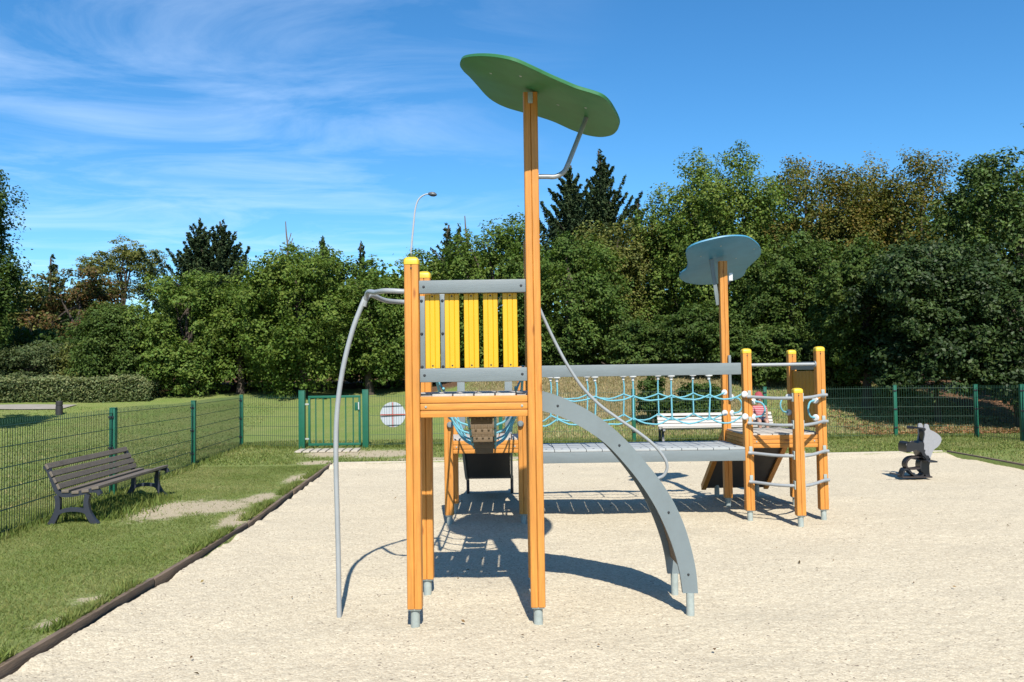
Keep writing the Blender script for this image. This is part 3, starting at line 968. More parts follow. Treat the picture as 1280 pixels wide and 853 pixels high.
m_ = None
stepb = None
for k in range(steps):
    t = (k + 0.5) / steps
    yy = ya + (yb2 - ya) * t; xx = xc1 + (xc2 - xc1) * t; z = sb_z(t)
    m_ = MB()
    m_.box((xx, yy, z), (0.215, 0.12, 0.05), None, 0.010)
    m_.box((xx, yy - 0.01, z - 0.045), (0.16, 0.10, 0.045), None, 0.006)
    for dx_ in (-0.05, 0.0, 0.05):
        m_.box((xx + dx_, yy - 0.062, z - 0.01), (0.016, 0.02, 0.05), None, 0.003)
    if stepb is None:
        stepb = m_.build('step_bridge', 'stepwood', PS)
    else:
        m_.build('step', 'stepwood', stepb)
m_ = MB()
for s in (-1, 1):
    xo1, xo2 = (T1['x0'] if s < 0 else T1['x1']), (T2['x0'] if s < 0 else T2['x1'])
    xi = lambda t: xc1 + (xc2 - xc1) * t + s * 0.10
    m_.tube([(xi(t), ya - 0.03 + (yb2 - ya + 0.06) * t, sb_z(t) - 0.02) for t in np.linspace(0, 1, 12)], 0.010, 7)
    hz = lambda t: 1.60 + (1.26 - 1.60) * t - 0.18 * 4 * t * (1 - t)
    hxp = lambda t: (xo1 + (xo2 - xo1) * t) - s * 0.06
    m_.tube([(hxp(t), ya - 0.03 + (yb2 - ya + 0.06) * t, hz(t)) for t in np.linspace(0, 1, 14)], 0.011, 7)
    h2 = lambda t: (hz(t) * 0.5 + sb_z(t) * 0.5)
    m_.tube([(hxp(t) * 0.72 + xi(t) * 0.28, ya - 0.03 + (yb2 - ya + 0.06) * t, h2(t) - 0.05 * math.sin(t * 9)) for t in np.linspace(0, 1, 14)], 0.009, 7)
    for k in range(steps):
        t = (k + 0.5) / steps
        yy = ya + (yb2 - ya) * t
        a = Vector((hxp(t), yy, hz(t))); b = Vector((xi(t) + s * 0.01, yy, sb_z(t)))
        mid = a.lerp(b, 0.55) + Vector((0, 0, -0.07))
        m_.tube(smooth_path([a, mid, b], 5), 0.0085, 7)
m_.build('rope', 'rope', stepb)
for s, X in ((-1, T2['x0']), (1, T2['x1'])):
    for z in (1.03, 1.24):
        a_ = MB(); a_.lathe([(0, 0.045), (0.022, 0.042), (0.034, 0.02), (0.034, 0.0), (0, 0)], (X + s * -0.02, T2['y0'] - h, z), 14, (0, -1, 0))
        a_.build('rope_anchor', 'plate', stepb)

# --- slide behind tower two
prof = [(9.46, 0.90), (9.62, 0.885), (9.8, 0.80), (10.1, 0.60), (10.4, 0.40), (10.62, 0.27), (10.85, 0.215), (11.15, 0.20)]
sx0, sx1 = -0.585, -0.045
pp = [(p.y, p.z) for p in smooth_path([(0, a, b) for a, b in prof], 5)]
m_ = MB()
m_.prism(ribbon2d(pp, 0.035), lambda u, v, t: Vector((t, u, v)), sx0, sx1)
slide = m_.build('slide', 'darkmetal', PS)
for X in (sx0 - 0.017, sx1 + 0.017):
    pu = [(u, v + 0.055) for u, v in pp]
    m_ = MB(); m_.prism(ribbon2d(pu, 0.17), lambda u, v, t: Vector((t, u, v)), X - 0.014, X + 0.014)
    m_.build('side_wall', 'plate', slide)
    m_ = MB(); m_.tube([(X, 10.95, 0.22), (X, 10.98, -0.05)], 0.02, 10); m_.build('leg', 'iron', slide)
    m_ = MB(); m_.box((X + (0.02 if X < -0.3 else -0.02), 9.42, 1.20), (0.085, 0.02, 0.52), None, 0.004); m_.build('entry_panel', 'plate', slide)

# --- sloping board behind tower three
ra, rb_ = (9.62, 0.86), (10.32, 0.12)
m_ = MB()
shift = -0.11
def ramp_pt(u, v, t):
    f = (v - 0.86) / (0.12 - 0.86)
    return Vector((t + shift * f, u, v))
m_.prism(ribbon2d([ra, rb_], 0.03), ramp_pt, T3['x0'] + 0.03, T3['x1'] - 0.03)
ramp = m_.build('climbing_ramp', 'rampboard', PS)
for X in (T3['x0'] + 0.0, T3['x1'] - 0.0):
    m_ = MB(); m_.prism(ribbon2d([ra, rb_], 0.085), ramp_pt, X - 0.028, X + 0.028); m_.build('side_beam', 'orange', ramp)
for X in (T3['x0'] + 0.05, T3['x1'] - 0.22):
    m_ = MB(); m_.tube([(X, 10.30, 0.16), (X, 10.31, -0.05)], 0.03, 12); m_.build('foot', 'galv', ramp)

# --- curved rungs round the front of tower three
yfr = T3['y0'] - h
for z in (1.275, 1.005, 0.70, 0.405):
    a = Vector((T3['x0'] + 0.01, yfr - 0.03, z)); c = Vector((2.838, 8.36 - 0.0, z - 0.012)); b = Vector((T3['x1'] + 0.01, yfr - 0.03, z + 0.006))
    ptsr = smooth_path([a + Vector((-0.03, 0.0, 0.0)), a + Vector((0.03, -0.03, -0.004)), a.lerp(c, 0.5) + Vector((0, -0.045, -0.008)), c + Vector((-0.06, -0.0, 0)), c + Vector((0.06, 0, 0)), c.lerp(b, 0.5) + Vector((0, -0.045, -0.004)), b + Vector((-0.03, -0.03, 0)), b + Vector((0.03, 0.0, 0))], 6)
    m_ = MB(); m_.tube(ptsr, 0.0165, 12)
    ru = m_.build('curved_rung', 'tube', PS)
    for e in (a, b):
        m_ = MB(); m_.box((e.x, yfr - 0.008, z + 0.02), (0.034, 0.012, 0.085), None, 0.004); m_.box((e.x, yfr - 0.02, z), (0.028, 0.03, 0.028), None, 0.004)
        m_.build('bracket', 'galv', ru)
    for sx in (-1, 1):
        m_ = MB(); m_.box((2.838 + sx * (h + 0.006), 8.36, z - 0.005), (0.010, 0.05, 0.085), None, 0.003)
        m_.build('bracket', 'galv', ru)
m_ = MB(); m_.tube([(T3['x0'] + h - 0.01, T3['y0'] - 0.01, 1.60), (T3['x1'] - h + 0.01, T3['y0'] - 0.01, 1.60)], 0.0175, 12)
m_.lathe([(0, 0), (0.034, 0), (0.034, 0.008), (0, 0.008)], (T3['x1'] - h - 0.008, T3['y0'] - 0.01, 1.60), 14, (1, 0, 0))
m_.build('top_bar', 'tube', PS)
# right side wall of tower three: ochre planks under a grey rail
m_ = MB()
npk = 7
for k in range(npk):
    yy0 = T3['y0'] + h + (T3['y1'] - T3['y0'] - PW) * k / npk; yy1 = T3['y0'] + h + (T3['y1'] - T3['y0'] - PW) * (k + 1) / npk
    m_.box((T3['x1'] - 0.0, (yy0 + yy1) / 2, 1.23), (0.022, yy1 - yy0 - 0.005, 0.60), None, 0.003)
m_.box((T3['x1'] + 0.016, (T3['y0'] + T3['y1']) / 2, 1.23), (0.008, T3['y1'] - T3['y0'] - PW - 0.004, 0.59))
sw = m_.build('side_panel', 'ochre', PS); sw['label'] = 'side panel of ochre planks'
rail((T3['x1'], T3['y0'] + h, 1.585), (T3['x1'], T3['y1'] - h, 1.585), 0.05, 0.085)
rail((T3['x0'] + 0.035, T3['y1'] - 0.06, 1.20), (T3['x0'] + 0.035, T3['y1'] - 0.061, 1.72), 0.03, 0.05, 'guard_upright', 'plate')
# rope handles with white discs
for (X, yy, z0, z1, bul) in ((T3['x1'] - 0.075, T3['y0'] - 0.02, 1.225, 1.045, -0.075), (T3['x0'] + 0.075, T3['y0'] - 0.02, 1.225, 1.06, 0.09), (T3['x1'] - 0.07, T3['y1'] - 0.03, 1.235, 1.06, -0.09), (T3['x0'] + 0.075, T3['y1'] - 0.03, 1.24, 1.06, 0.09)):
    m_ = MB(); m_.tube(smooth_path([(X, yy - 0.01, z0), (X + bul * 0.7, yy - 0.03, z0 - 0.02), (X + bul, yy - 0.04, (z0 + z1) / 2), (X + bul * 0.7, yy - 0.03, z1 + 0.02), (X, yy - 0.01, z1)], 6), 0.0095, 8)
    rh = m_.build('rope_handle', 'rope', PS)
    for z in (z0, z1):
        m_ = MB(); m_.lathe([(0, 0.012), (0.026, 0.010), (0.036, 0.0), (0.036, -0.012), (0, -0.012)], (X + (0.012 if bul < 0 else -0.012), yy - 0.006, z), 16, (-0.6 if bul < 0 else 0.6, -0.8, 0))
        m_.build('rope_anchor', 'white', rh)

print('structure done')
# ------------------------------------------------------------------ helpers on the ground
def ground_hit(px, py, y0=3.0, y1=120.0):
    d = ray(px, py); d = d / d.y
    y = y0
    while y < y1:
        p = CAM + d * y
        if p.z < float(terrain(p.x, y)):
            return Vector((p.x, y, float(terrain(p.x, y))))
        y += 0.05
    p = CAM + d * y1
    return Vector((p.x, y1, float(terrain(p.x, y1))))


def tz(x, y):
    return float(terrain(x, y))


# ------------------------------------------------------------------ mesh fence and gate
FH = 1.12


def fence_post(x, y, parent, hgt=FH, w=0.07, lean=0.0):
    z = tz(x, y)
    mb = MB(); mb.box((x, y, z + hgt / 2 - 0.05), (w, w, hgt + 0.1), None, 0.006)
    mb.box((x, y, z + hgt + 0.004), (w + 0.006, w + 0.006, 0.012), None, 0.003)
    o = mb.build('post', 'fence', parent)
    for k in (0.2, 0.55, 0.9):
        c = MB(); c.box((x - 0.01, y - w / 2 - 0.006, z + hgt * k), (0.066, 0.022, 0.03), None, 0.003)
        c.build('clamp', 'bolt', o)
    return o


def fence_panel(a, b, parent, inset=0.04):
    a = Vector(a); b = Vector(b)
    d = (b - a); ln = d.length; d /= ln
    a2, b2 = a + d * inset, b - d * inset
    n = max(2, int(round((b2 - a2).length / 0.05)))
    V, Fq = [], []

    def bar(p, q, r):
        dd = (q - p).normalized(); s = dd.cross(Vector((0, 0, 1)))
        s = s.normalized() if s.length > 1e-3 else Vector((d.x, d.y, 0)).normalized()
        u = s.cross(dd); k = len(V)
        for e in (p, q):
            for c1, c2 in ((-1, -1), (1, -1), (1, 1), (-1, 1)):
                V.append(tuple(e + s * r * c1 + u * r * c2))
        for j in range(4):
            Fq.append((k + j, k + (j + 1) % 4, k + 4 + (j + 1) % 4, k + 4 + j))
    for k in range(n + 1):
        p = a2.lerp(b2, k / n); z = tz(p.x, p.y)
        bar(Vector((p.x, p.y, z + 0.03)), Vector((p.x, p.y, z + FH - 0.005)), 0.0023)
    off = Vector((-d.y, d.x, 0)) * 0.006
    for zz in (0.06, 0.26, 0.46, 0.66, 0.86, 1.06):
        for s in (-1, 1):
            bar(a2 + off * s + Vector((0, 0, tz(a2.x, a2.y) + zz)), b2 + off * s + Vector((0, 0, tz(b2.x, b2.y) + zz)), 0.0030)
    return np_mesh('mesh_panel', np.array(V), np.array(Fq), 'wire', parent)


def g2(px, py):
    p = gp(px, py, LAWN_Z); return Vector((p.x, p.y, 0))


def fence_run(label, pts, own_first=True, own_last=True, group='green mesh fence around the playground'):
    r = empty('mesh_fence', (pts[0].x, pts[0].y, tz(pts[0].x, pts[0].y)), label, 'fence', group)
    for k, p in enumerate(pts):
        if (k == 0 and not own_first) or (k == len(pts) - 1 and not own_last): continue
        fence_post(p.x, p.y, r)
    for a, b in zip(pts, pts[1:]):
        fence_panel(a, b, r)
    return r


f302, f242 = g2(302, 559.5), g2(242, 582.5)
dv = (f242 - f302)
dirv = dv.normalized(); sp_ = dv.length
left_pts = [f302 + dirv * sp_ * k for k in range(0, 5)]
gl, gr = g2(378, 561), g2(457.5, 559.5)
f1120, f1221 = g2(1120, 547.5), g2(1221, 547)
f1278 = g2(1279, 554)
fence_run('green mesh fence behind the grey bench, running along the left side', left_pts)
fence_run('short green mesh fence between the corner post and the gate', [f302, gl], False, False)
bk = [gr] + [gr.lerp(f1120, k / 4) for k in (1, 2, 3)] + [f1120, f1221]
fence_run('long green mesh fence along the back with the round sign', bk, False, True)
dr = (f1278 - f1221).normalized()
fence_run('green mesh fence along the right side behind the spring rider', [f1221, f1278, f1278 + dr * 2.9, f1278 + dr * 5.8], False, True)

gate = empty('gate', (gl.x, gl.y, tz(gl.x, gl.y)), 'green metal gate with vertical bars and thick posts', 'gate')
zg = tz(gl.x, gl.y)
for p in (gl, gr):
    mb = MB(); mb.box((p.x, p.y, zg + FH / 2 + 0.02), (0.125, 0.125, FH + 0.12), None, 0.008)
    mb.box((p.x, p.y, zg + FH + 0.086), (0.13, 0.13, 0.012), None, 0.003)
    mb.build('gate_post', 'fence', gate)
gx0, gx1 = gl.x + 0.12, gr.x - 0.10
gy = (gl.y + gr.y) / 2
mb = MB()
for z in (0.08, 1.07):
    mb.box(((gx0 + gx1) / 2, gy, zg + z), (gx1 - gx0, 0.045, 0.05), None, 0.004)
for X in (gx0 + 0.022, gx1 - 0.022):
    mb.box((X, gy, zg + 0.575), (0.045, 0.044, 0.938), None, 0.004)
lf = mb.build('gate_frame', 'fence', gate)
mb = MB()
nb_ = 7
for k in range(1, nb_):
    X = gx0 + (gx1 - gx0) * k / nb_
    mb.tube([(X, gy, zg + 0.10), (X, gy, zg + 1.05)], 0.013, 8)
mb.build('bars', 'fence', lf)
for z in (0.2, 0.92):
    mb = MB(); mb.box((gx0 - 0.03, gy - 0.02, zg + z), (0.10, 0.03, 0.035), None, 0.004)
    mb.build('hinge', 'galv', gate)
mb = MB(); mb.box((gx1 - 0.07, gy - 0.01, zg + 0.86), (0.10, 0.06, 0.17), None, 0.006); mb.build('lock_box', 'fence', gate)
mb = MB(); mb.tube([(gx1 - 0.03, gy - 0.06, zg + 0.80), (gx1 - 0.03, gy - 0.075, zg + 0.95)], 0.012, 8); mb.build('handle', 'white', gate)

# slatted threshold in front of the gate
thr = MB()
pc = gp(416, 563.5, LAWN_Z)
for k in range(8):
    X = gl.x + 0.12 + k * (gr.x - gl.x - 0.2) / 7
    thr.box((X, pc.y - 0.05, LAWN_Z + 0.012), (0.125, 0.62, 0.03), Matrix.Rotation(R(4), 3, 'Z'), 0.006)
tag(thr.build('threshold', 'slab'), 'pale slatted threshold on the ground at the gate', 'threshold')

# round sign on the fence
sgp = at(491, 518.5, (gr.lerp(f1120, 0.045)).y + 0.022)
mb = MB(); mb.lathe([(0, -0.006), (0.262, -0.006), (0.265, 0), (0.262, 0.004), (0, 0.004)], sgp, 40, (0, -1, 0))
sg = mb.build('round_sign', 'sign')
tag(sg, 'round white sign with a red cross fixed to the back fence', 'sign')
mb = MB(); mb.box(sgp + Vector((0, -0.0075, 0)), (0.018, 0.006, 0.52)); mb.build('vertical_bar', 'red', sg)
mb = MB(); mb.box(sgp + Vector((0, -0.0115, 0.0)), (0.52, 0.006, 0.022)); mb.build('horizontal_bar', 'red', sg)


# ------------------------------------------------------------------ benches
def make_bench(loc, rz, slat_mat, label, length=1.95):
    root = empty('park_bench', loc, label, 'bench', 'park benches with cast iron sides')
    root.rotation_euler = (0, 0, rz)
    root.scale = (1, 0.83, 0.94)
    # local: x along the bench, -y is the front, z up

    def put(mb, name, mat, par):
        me = bpy.data.meshes.new(name)
        bmesh.ops.recalc_face_normals(mb.b, faces=mb.b.faces[:]); mb.b.to_mesh(me); mb.b.free()
        me.materials.append(MAT[mat])
        o = bpy.data.objects.new(name, me); COL.objects.link(o); o.parent = par
        return o
    for sx in (-1, 1):
        X = sx * (length / 2 - 0.024)
        mb = MB()

        def rib(pts, w, t=0.045):
            pp = [(p.x, p.y) for p in smooth_path([(a, b, 0) for a, b in pts], 6)]
            if isinstance(w, tuple):
                w = [w[0] + (w[1] - w[0]) * k / (len(pp) - 1) for k in range(len(pp))]
            mb.prism(ribbon2d(pp, w), lambda u, v, tt: Vector((X + tt, u, v)), -t / 2, t / 2)
        rib([(-0.335, 0.0), (-0.28, 0.06), (-0.225, 0.15), (-0.205, 0.26), (-0.225, 0.345)], (0.075, 0.055))     # front leg
        rib([(0.235, 0.0), (0.19, 0.07), (0.145, 0.16), (0.135, 0.26), (0.15, 0.34)], (0.075, 0.055), 0.0445)       # rear leg
        rib([(-0.25, 0.115), (-0.17, 0.165), (-0.04, 0.18), (0.09, 0.165), (0.17, 0.115)], 0.042, 0.044)              # stretcher
        rib([(-0.37, 0.335), (-0.345, 0.375), (-0.28, 0.385), (-0.15, 0.36), (0.0, 0.34), (0.10, 0.35), (0.155, 0.40), (0.20, 0.50), (0.255, 0.62), (0.30, 0.66)], (0.045, 0.05), 0.046)
        put(mb, 'side_frame', 'iron', root)
    # slats: seat
    for k in range(4):
        t = k / 3
        y = -0.32 + 0.36 * t; z = 0.413 - 0.045 * math.sin(t * 2.4)
        mb = MB(); mb.box((0, y, z), (length + 0.02, 0.088, 0.032), Matrix.Rotation(R(-6 + 2 * k), 3, 'X'), 0.006)
        put(mb, 'seat_slat', slat_mat, root)
    for k in range(4):
        t = k / 3
        y = 0.125 + 0.125 * t; z = 0.435 + 0.205 * t
        if k == 3: y, z = 0.262, 0.655
        mb = MB(); mb.box((0, y, z), (length + 0.02, 0.066, 0.030), Matrix.Rotation(R(64 - 2 * k), 3, 'X'), 0.006)
        put(mb, 'back_slat', slat_mat, root)
    return root


# left bench: near-end and far-end front feet from the photograph
na, nf = gp(122, 657, LAWN_Z), gp(207, 622, LAWN_Z)
mid = (na + nf) / 2
ang = math.atan2(nf.y - na.y, nf.x - na.x)
off = Vector((-math.sin(ang), math.cos(ang), 0)) * 0.28
bl = (nf - na).length + 0.05
make_bench(Vector((mid.x, mid.y, LAWN_Z)) + off, ang, 'slat', 'dark grey slatted bench on the grass by the left fence', bl)
zb2 = 17.0
c2 = at(897, 552, zb2)
make_bench(Vector((c2.x, zb2, tz(c2.x, zb2) - 0.0)), R(2), 'slatpale', 'sun bleached pale bench in front of the back fence', 2.35)


# ------------------------------------------------------------------ seated child on the far bench
def skin_mesh(name, V, E, Rd, mat, parent, sub=2, root=0):
    me = bpy.data.meshes.new(name)
    me.from_pydata([tuple(v) for v in V], E, [])
    o = bpy.data.objects.new(name, me); COL.objects.link(o); o.parent = parent
    me.materials.append(MAT[mat])
    sk = o.modifiers.new('skin', 'SKIN'); sk.use_smooth_shade = True
    for i, r in enumerate(Rd):
        rr = r if isinstance(r, tuple) else (r, r)
        me.skin_vertices[0].data[i].radius = rr
        me.skin_vertices[0].data[i].use_root = (i == root)
    sb = o.modifiers.new('sub', 'SUBSURF'); sb.levels = sub; sb.render_levels = sub
    return o


pc_ = at(951, 536, zb2 - 0.10)
pz = tz(pc_.x, zb2) + 0.42
child = empty('person', (pc_.x, zb2 - 0.02, pz), 'seated child in a red striped top and red hat at the bench end', 'person')
V, E, Rd = [], [], []


def jv(p, r, link=None):
    V.append(Vector(p)); Rd.append(r); i = len(V) - 1
    if link is not None: E.append((link, i))
    return i


pel = jv((0, 0, 0.075), (0.085, 0.07))
wai = jv((0, 0.0, 0.17), (0.075, 0.06), pel)
che = jv((0, 0.01, 0.29), (0.088, 0.065), wai)
nk = jv((0, 0.005, 0.375), 0.034, che)
hd0 = jv((0, -0.005, 0.425), (0.05, 0.055), nk)
hd1 = jv((0, -0.005, 0.50), (0.066, 0.075), hd0)
hd2 = jv((0, 0.005, 0.555), (0.045, 0.05), hd1)
for s in (-1, 1):
    sh = jv((s * 0.115, 0.01, 0.325), 0.036, che)
    el = jv((s * 0.150, -0.02, 0.20), 0.027, sh)
    wr = jv((s * 0.105, -0.15, 0.125), 0.019, el)
    pm_ = jv((s * 0.098, -0.195, 0.115), (0.022, 0.012), wr)
    for fi, (dx, ln) in enumerate(((-0.016, 0.038), (-0.006, 0.045), (0.005, 0.043), (0.015, 0.033))):
        a = jv((s * 0.098 + dx, -0.215, 0.113), 0.006, pm_)
        jv((s * 0.098 + dx, -0.215 - ln * 0.7, 0.098), 0.005, a)
    jv((s * 0.075, -0.20, 0.122), 0.006, pm_)
    hp = jv((s * 0.055, -0.03, 0.06), 0.058, pel)
    kn = jv((s * 0.075, -0.27, 0.065), 0.044, hp)
    an = jv((s * 0.07, -0.30, -0.20), 0.027, kn)
    he = jv((s * 0.07, -0.30, -0.255), 0.028, an)
    jv((s * 0.075, -0.40, -0.265), 0.022, he)
skin_mesh('body', V, E, Rd, 'skin', child)
V, E, Rd = [], [], []
a = jv((0, 0, 0.07), (0.094, 0.079)); b = jv((0, 0, 0.17), (0.085, 0.07), a); c = jv((0, 0.01, 0.29), (0.098, 0.075), b); jv((0, 0.006, 0.35), 0.05, c)
for s in (-1, 1):
    d = jv((s * 0.12, 0.01, 0.325), 0.045, c); jv((s * 0.146, -0.01, 0.22), 0.037, d)
skin_mesh('shirt', V, E, Rd, 'shirt', child)
V, E, Rd = [], [], []
a = jv((0, 0, 0.075), (0.096, 0.08))
for s in (-1, 1):
    d = jv((s * 0.056, -0.04, 0.062), 0.068, a); jv((s * 0.074, -0.22, 0.066), 0.056, d)
skin_mesh('shorts', V, E, Rd, 'cloth_navy', child)


def cput(mb, name, mat, par):
    me = bpy.data.meshes.new(name)
    bmesh.ops.recalc_face_normals(mb.b, faces=mb.b.faces[:]); mb.b.to_mesh(me); mb.b.free()
    me.materials.append(MAT[mat]); o = bpy.data.objects.new(name, me); COL.objects.link(o); o.parent = par
    return o


mb = MB(); mb.lathe([(0, 0.085), (0.04, 0.078), (0.07, 0.05), (0.083, 0.0), (0.125, -0.02), (0.128, -0.026), (0.08, -0.012)], (0, 0.01, 0.555), 20, (0, 0.10, 1)); cput(mb, 'hat', 'hat', child)
mb = MB(); mb.lathe([(0, 0.075), (0.055, 0.06), (0.076, 0.02), (0.074, -0.04), (0.05, -0.07)], (0, 0.022, 0.50), 18, (0, 0.35, 1)); cput(mb, 'hair', 'hair', child)
for s in (-1, 1):
    mb = MB(); mb.lathe([(0, 0.006), (0.008, 0.003), (0.009, 0)], (s * 0.026, -0.076, 0.495), 8, (0, -1, 0)); cput(mb, 'eye', 'hair', child)
mb = MB(); mb.lathe([(0, 0.016), (0.007, 0.008), (0.012, 0)], (0, -0.075, 0.478), 8, (0, -1, -0.2)); cput(mb, 'nose', 'skin', child)
mb = MB(); mb.box((0, -0.068, 0.447), (0.03, 0.012, 0.007), None, 0.002); cput(mb, 'mouth', 'hat', child)

# ------------------------------------------------------------------ spring rider
YR = 11.75
rb = gp(1149, 597, 0.0); YR = rb.y
rider = empty('spring_rider', (rb.x, YR, 0), 'grey and black spring rider toy with handlebar and saddle on the gravel', 'spring rider')
z5 = lambda x, y: at(1080 + x / 7.975, 500 + y / 7.975, YR)


def P5(lst):
    return [(p.x, p.z) for p in smooth_path([z5(*q) for q in lst], 4, True)]


def side_prism(mb, poly, y0, y1):
    mb.prism(poly, lambda u, v, t: Vector((u, t, v)), y0, y1)


pan = P5([(572, 245), (590, 236), (608, 248), (624, 292), (665, 312), (712, 345), (736, 380), (728, 422), (700, 462), (662, 492), (642, 535), (622, 578), (588, 560), (556, 500), (556, 430), (572, 340), (566, 280)])
mb = MB(); side_prism(mb, pan, YR - 0.10, YR - 0.075)
pn = mb.build('front_panel', 'riderpanel', rider)
mb = MB(); side_prism(mb, pan, YR + 0.075, YR + 0.10); mb.build('front_panel', 'riderpanel', rider)
core = P5([(575, 300), (606, 300), (640, 350), (690, 385), (650, 460), (615, 540), (580, 520), (575, 420)])
mb = MB(); side_prism(mb, core, YR - 0.074, YR + 0.074); mb.build('body', 'blackplastic', rider)
seat = P5([(384, 430), (410, 415), (470, 420), (520, 428), (548, 408), (556, 440), (556, 500), (585, 555), (625, 580), (600, 596), (556, 575), (530, 520), (500, 488), (450, 500), (400, 520), (384, 505)])
mb = MB(); side_prism(mb, seat, YR - 0.13, YR + 0.13)
es = [e for e in mb.b.edges if abs(e.verts[0].co.y - e.verts[1].co.y) < 1e-6]
bmesh.ops.bevel(mb.b, geom=es, offset=0.018, segments=2, affect='EDGES')
mb.build('saddle', 'blackplastic', rider)
hb = z5(580, 285)
mb = MB(); mb.tube([(hb.x - 0.09, YR - 0.24, hb.z - 0.005), (hb.x - 0.02, YR - 0.10, hb.z), (hb.x, YR, hb.z), (hb.x - 0.02, YR + 0.10, hb.z), (hb.x - 0.09, YR + 0.24, hb.z + 0.01)], 0.014, 10)
hbo = mb.build('handlebar', 'blackplastic', rider)
for s in (-1, 1):
    mb = MB(); mb.tube([(hb.x - 0.095, YR + s * 0.245, hb.z), (hb.x - 0.045, YR + s * 0.155, hb.z)], 0.020, 10); mb.build('grip', 'blackplastic', hbo)
fr = z5(600, 600)
mb = MB(); mb.box((fr.x + 0.0, YR, fr.z), (0.13, 0.50, 0.022), None, 0.008); mb.build('footrest', 'blackplastic', rider)


def band(lst, w, th, mat, name, closed=False):
    pp = [(p.x, p.z) for p in smooth_path([z5(*q) for q in lst], 6)]
    mb = MB(); side_prism(mb, ribbon2d(pp, th), YR - w / 2, YR + w / 2); return mb.build(name, mat, rider)


band([(575, 570), (510, 566), (450, 575), (412, 610), (405, 655), (430, 682), (490, 684), (560, 672)], 0.13, 0.024, 'ringbrown', 'spring')
band([(360, 775), (372, 730), (390, 692), (425, 690), (450, 720), (490, 750), (540, 760), (575, 735), (585, 690), (585, 600)], 0.13, 0.026, 'blackplastic', 'spring')
stem = P5([(545, 600), (632, 600), (628, 650), (630, 720), (638, 768), (600, 762), (585, 740), (540, 690)])
mb = MB(); side_prism(mb, stem, YR - 0.07, YR + 0.07); mb.build('base', 'blackplastic', rider)
mb = MB(); mb.box((rb.x - 0.06, YR, 0.012), (0.42, 0.16, 0.02), None, 0.006); mb.build('base_plate', 'ringbrown', rider)
mb = MB(); mb.tube([z5(250, 727) + Vector((0, -0.02, 0)), z5(345, 745) + Vector((0, -0.02, 0))], 0.011, 8); mb.build('foot_bar', 'blackplastic', rider)

# ------------------------------------------------------------------ street lamp, bollard, path
YL = 46.0
lp = [at(514, 312, YL), at(516.5, 285, YL), at(519, 262, YL), at(523, 250, YL), at(530, 244, YL), at(537, 242.5, YL)]
lb = Vector((lp[0].x - 0.25, YL, tz(lp[0].x, YL)))
lamp = empty('street_lamp', lb, 'white street lamp with curved arm rising behind the trees', 'street lamp')
ptsl = [lb - Vector((0, 0, 0.1))] + smooth_path(lp, 6)
MB().tube(ptsl, 0.06, 10, rads=[0.09] + list(np.linspace(0.058, 0.034, len(ptsl) - 1))).build('pole', 'lamp', lamp)
hp_ = at(540.5, 243, YL)
mb = MB(); mb.lathe([(0, -0.26), (0.07, -0.22), (0.13, -0.05), (0.12, 0.12), (0.05, 0.24), (0, 0.26)], hp_, 12, (1, 0, -0.15)); mb.build('lamp_head', 'lamphead', lamp)

bp_ = ground_hit(74, 519)
mb = MB(); mb.lathe([(0, 0.43), (0.08, 0.425), (0.10, 0.40), (0.10, 0.30), (0.092, 0.295), (0.092, 0.27), (0.10, 0.265), (0.105, -0.05), (0, -0.05)], bp_, 16)
tag(mb.build('bollard', 'bollard'), 'short dark bollard on the lawn in front of the hedge', 'bollard')


def ground_strip(name, mat, centre, width, label):
    """A sheet 4-6 mm above the terrain."""
    V, Fq = [], []
    pts = smooth_path([(c[0], c[1], 0) for c in centre], 14)
    nc = 5
    for i, p in enumerate(pts):
        d = (pts[min(i + 1, len(pts) - 1)] - pts[max(i - 1, 0)]).normalized(); s = Vector((-d.y, d.x, 0))
        for k in range(nc):
            q = p + s * width * (k / (nc - 1) - 0.5)
            V.append((q.x, q.y, tz(q.x, q.y) + 0.03))
    for i in range(len(pts) - 1):
        for k in range(nc - 1):
            a = i * nc + k; Fq.append((a, a + 1, a + nc + 1, a + nc))
    o = np_mesh(name, np.array(V), np.array(Fq), mat)
    tag(o, label, 'path', kind='structure')
    return o


h0, h1, h2_ = ground_hit(-60, 511), ground_hit(20, 510), ground_hit(82, 511)
h3 = ground_hit(150, 507.5)
ground_strip('path', 'path', [(h0.x - 6, h0.y - 0.2), (h0.x, h0.y), (h1.x, h1.y), (h2_.x, h2_.y + 0.2)], 0.95, 'pale path between the lawn and the hedge')


# ------------------------------------------------------------------ foliage
def quads_from(cen, nrm, size, aspect=0.6, spin=None):
    n = len(cen)
    r = rng.normal(size=(n, 3))
    t = np.cross(nrm, r); t /= np.linalg.norm(t, axis=1, keepdims=True) + 1e-9
    b = np.cross(nrm, t)
    L_ = size[:, None]; W = L_ * aspect
    fold = nrm * (L_ * 0.12)
    V = np.stack([cen - t * L_ * 0.5, cen + b * W * 0.5 + fold, cen + t * L_ * 0.5, cen - b * W * 0.5 + fold], 1).reshape(-1, 3)
    Fq = np.arange(4 * n).reshape(n, 4)
    return V, Fq


def unit(n):
    v = rng.normal(size=(n, 3)); return v / np.linalg.norm(v, axis=1, keepdims=True)


def pick_colors(n, pal, key):
    """pal: colours from one end to the other; key in 0..1 chooses along it."""
    pal = np.array(pal); m = len(pal) - 1
    k = np.clip(key, 0, 0.9999) * m
    i = k.astype(int); f = (k - i)[:, None]
    c = pal[i] * (1 - f) + pal[i + 1] * f
    c = c * rng.uniform(0.72, 1.3, (n, 1))
    c[:, 0] *= rng.uniform(0.85, 1.15, n); 
    return c


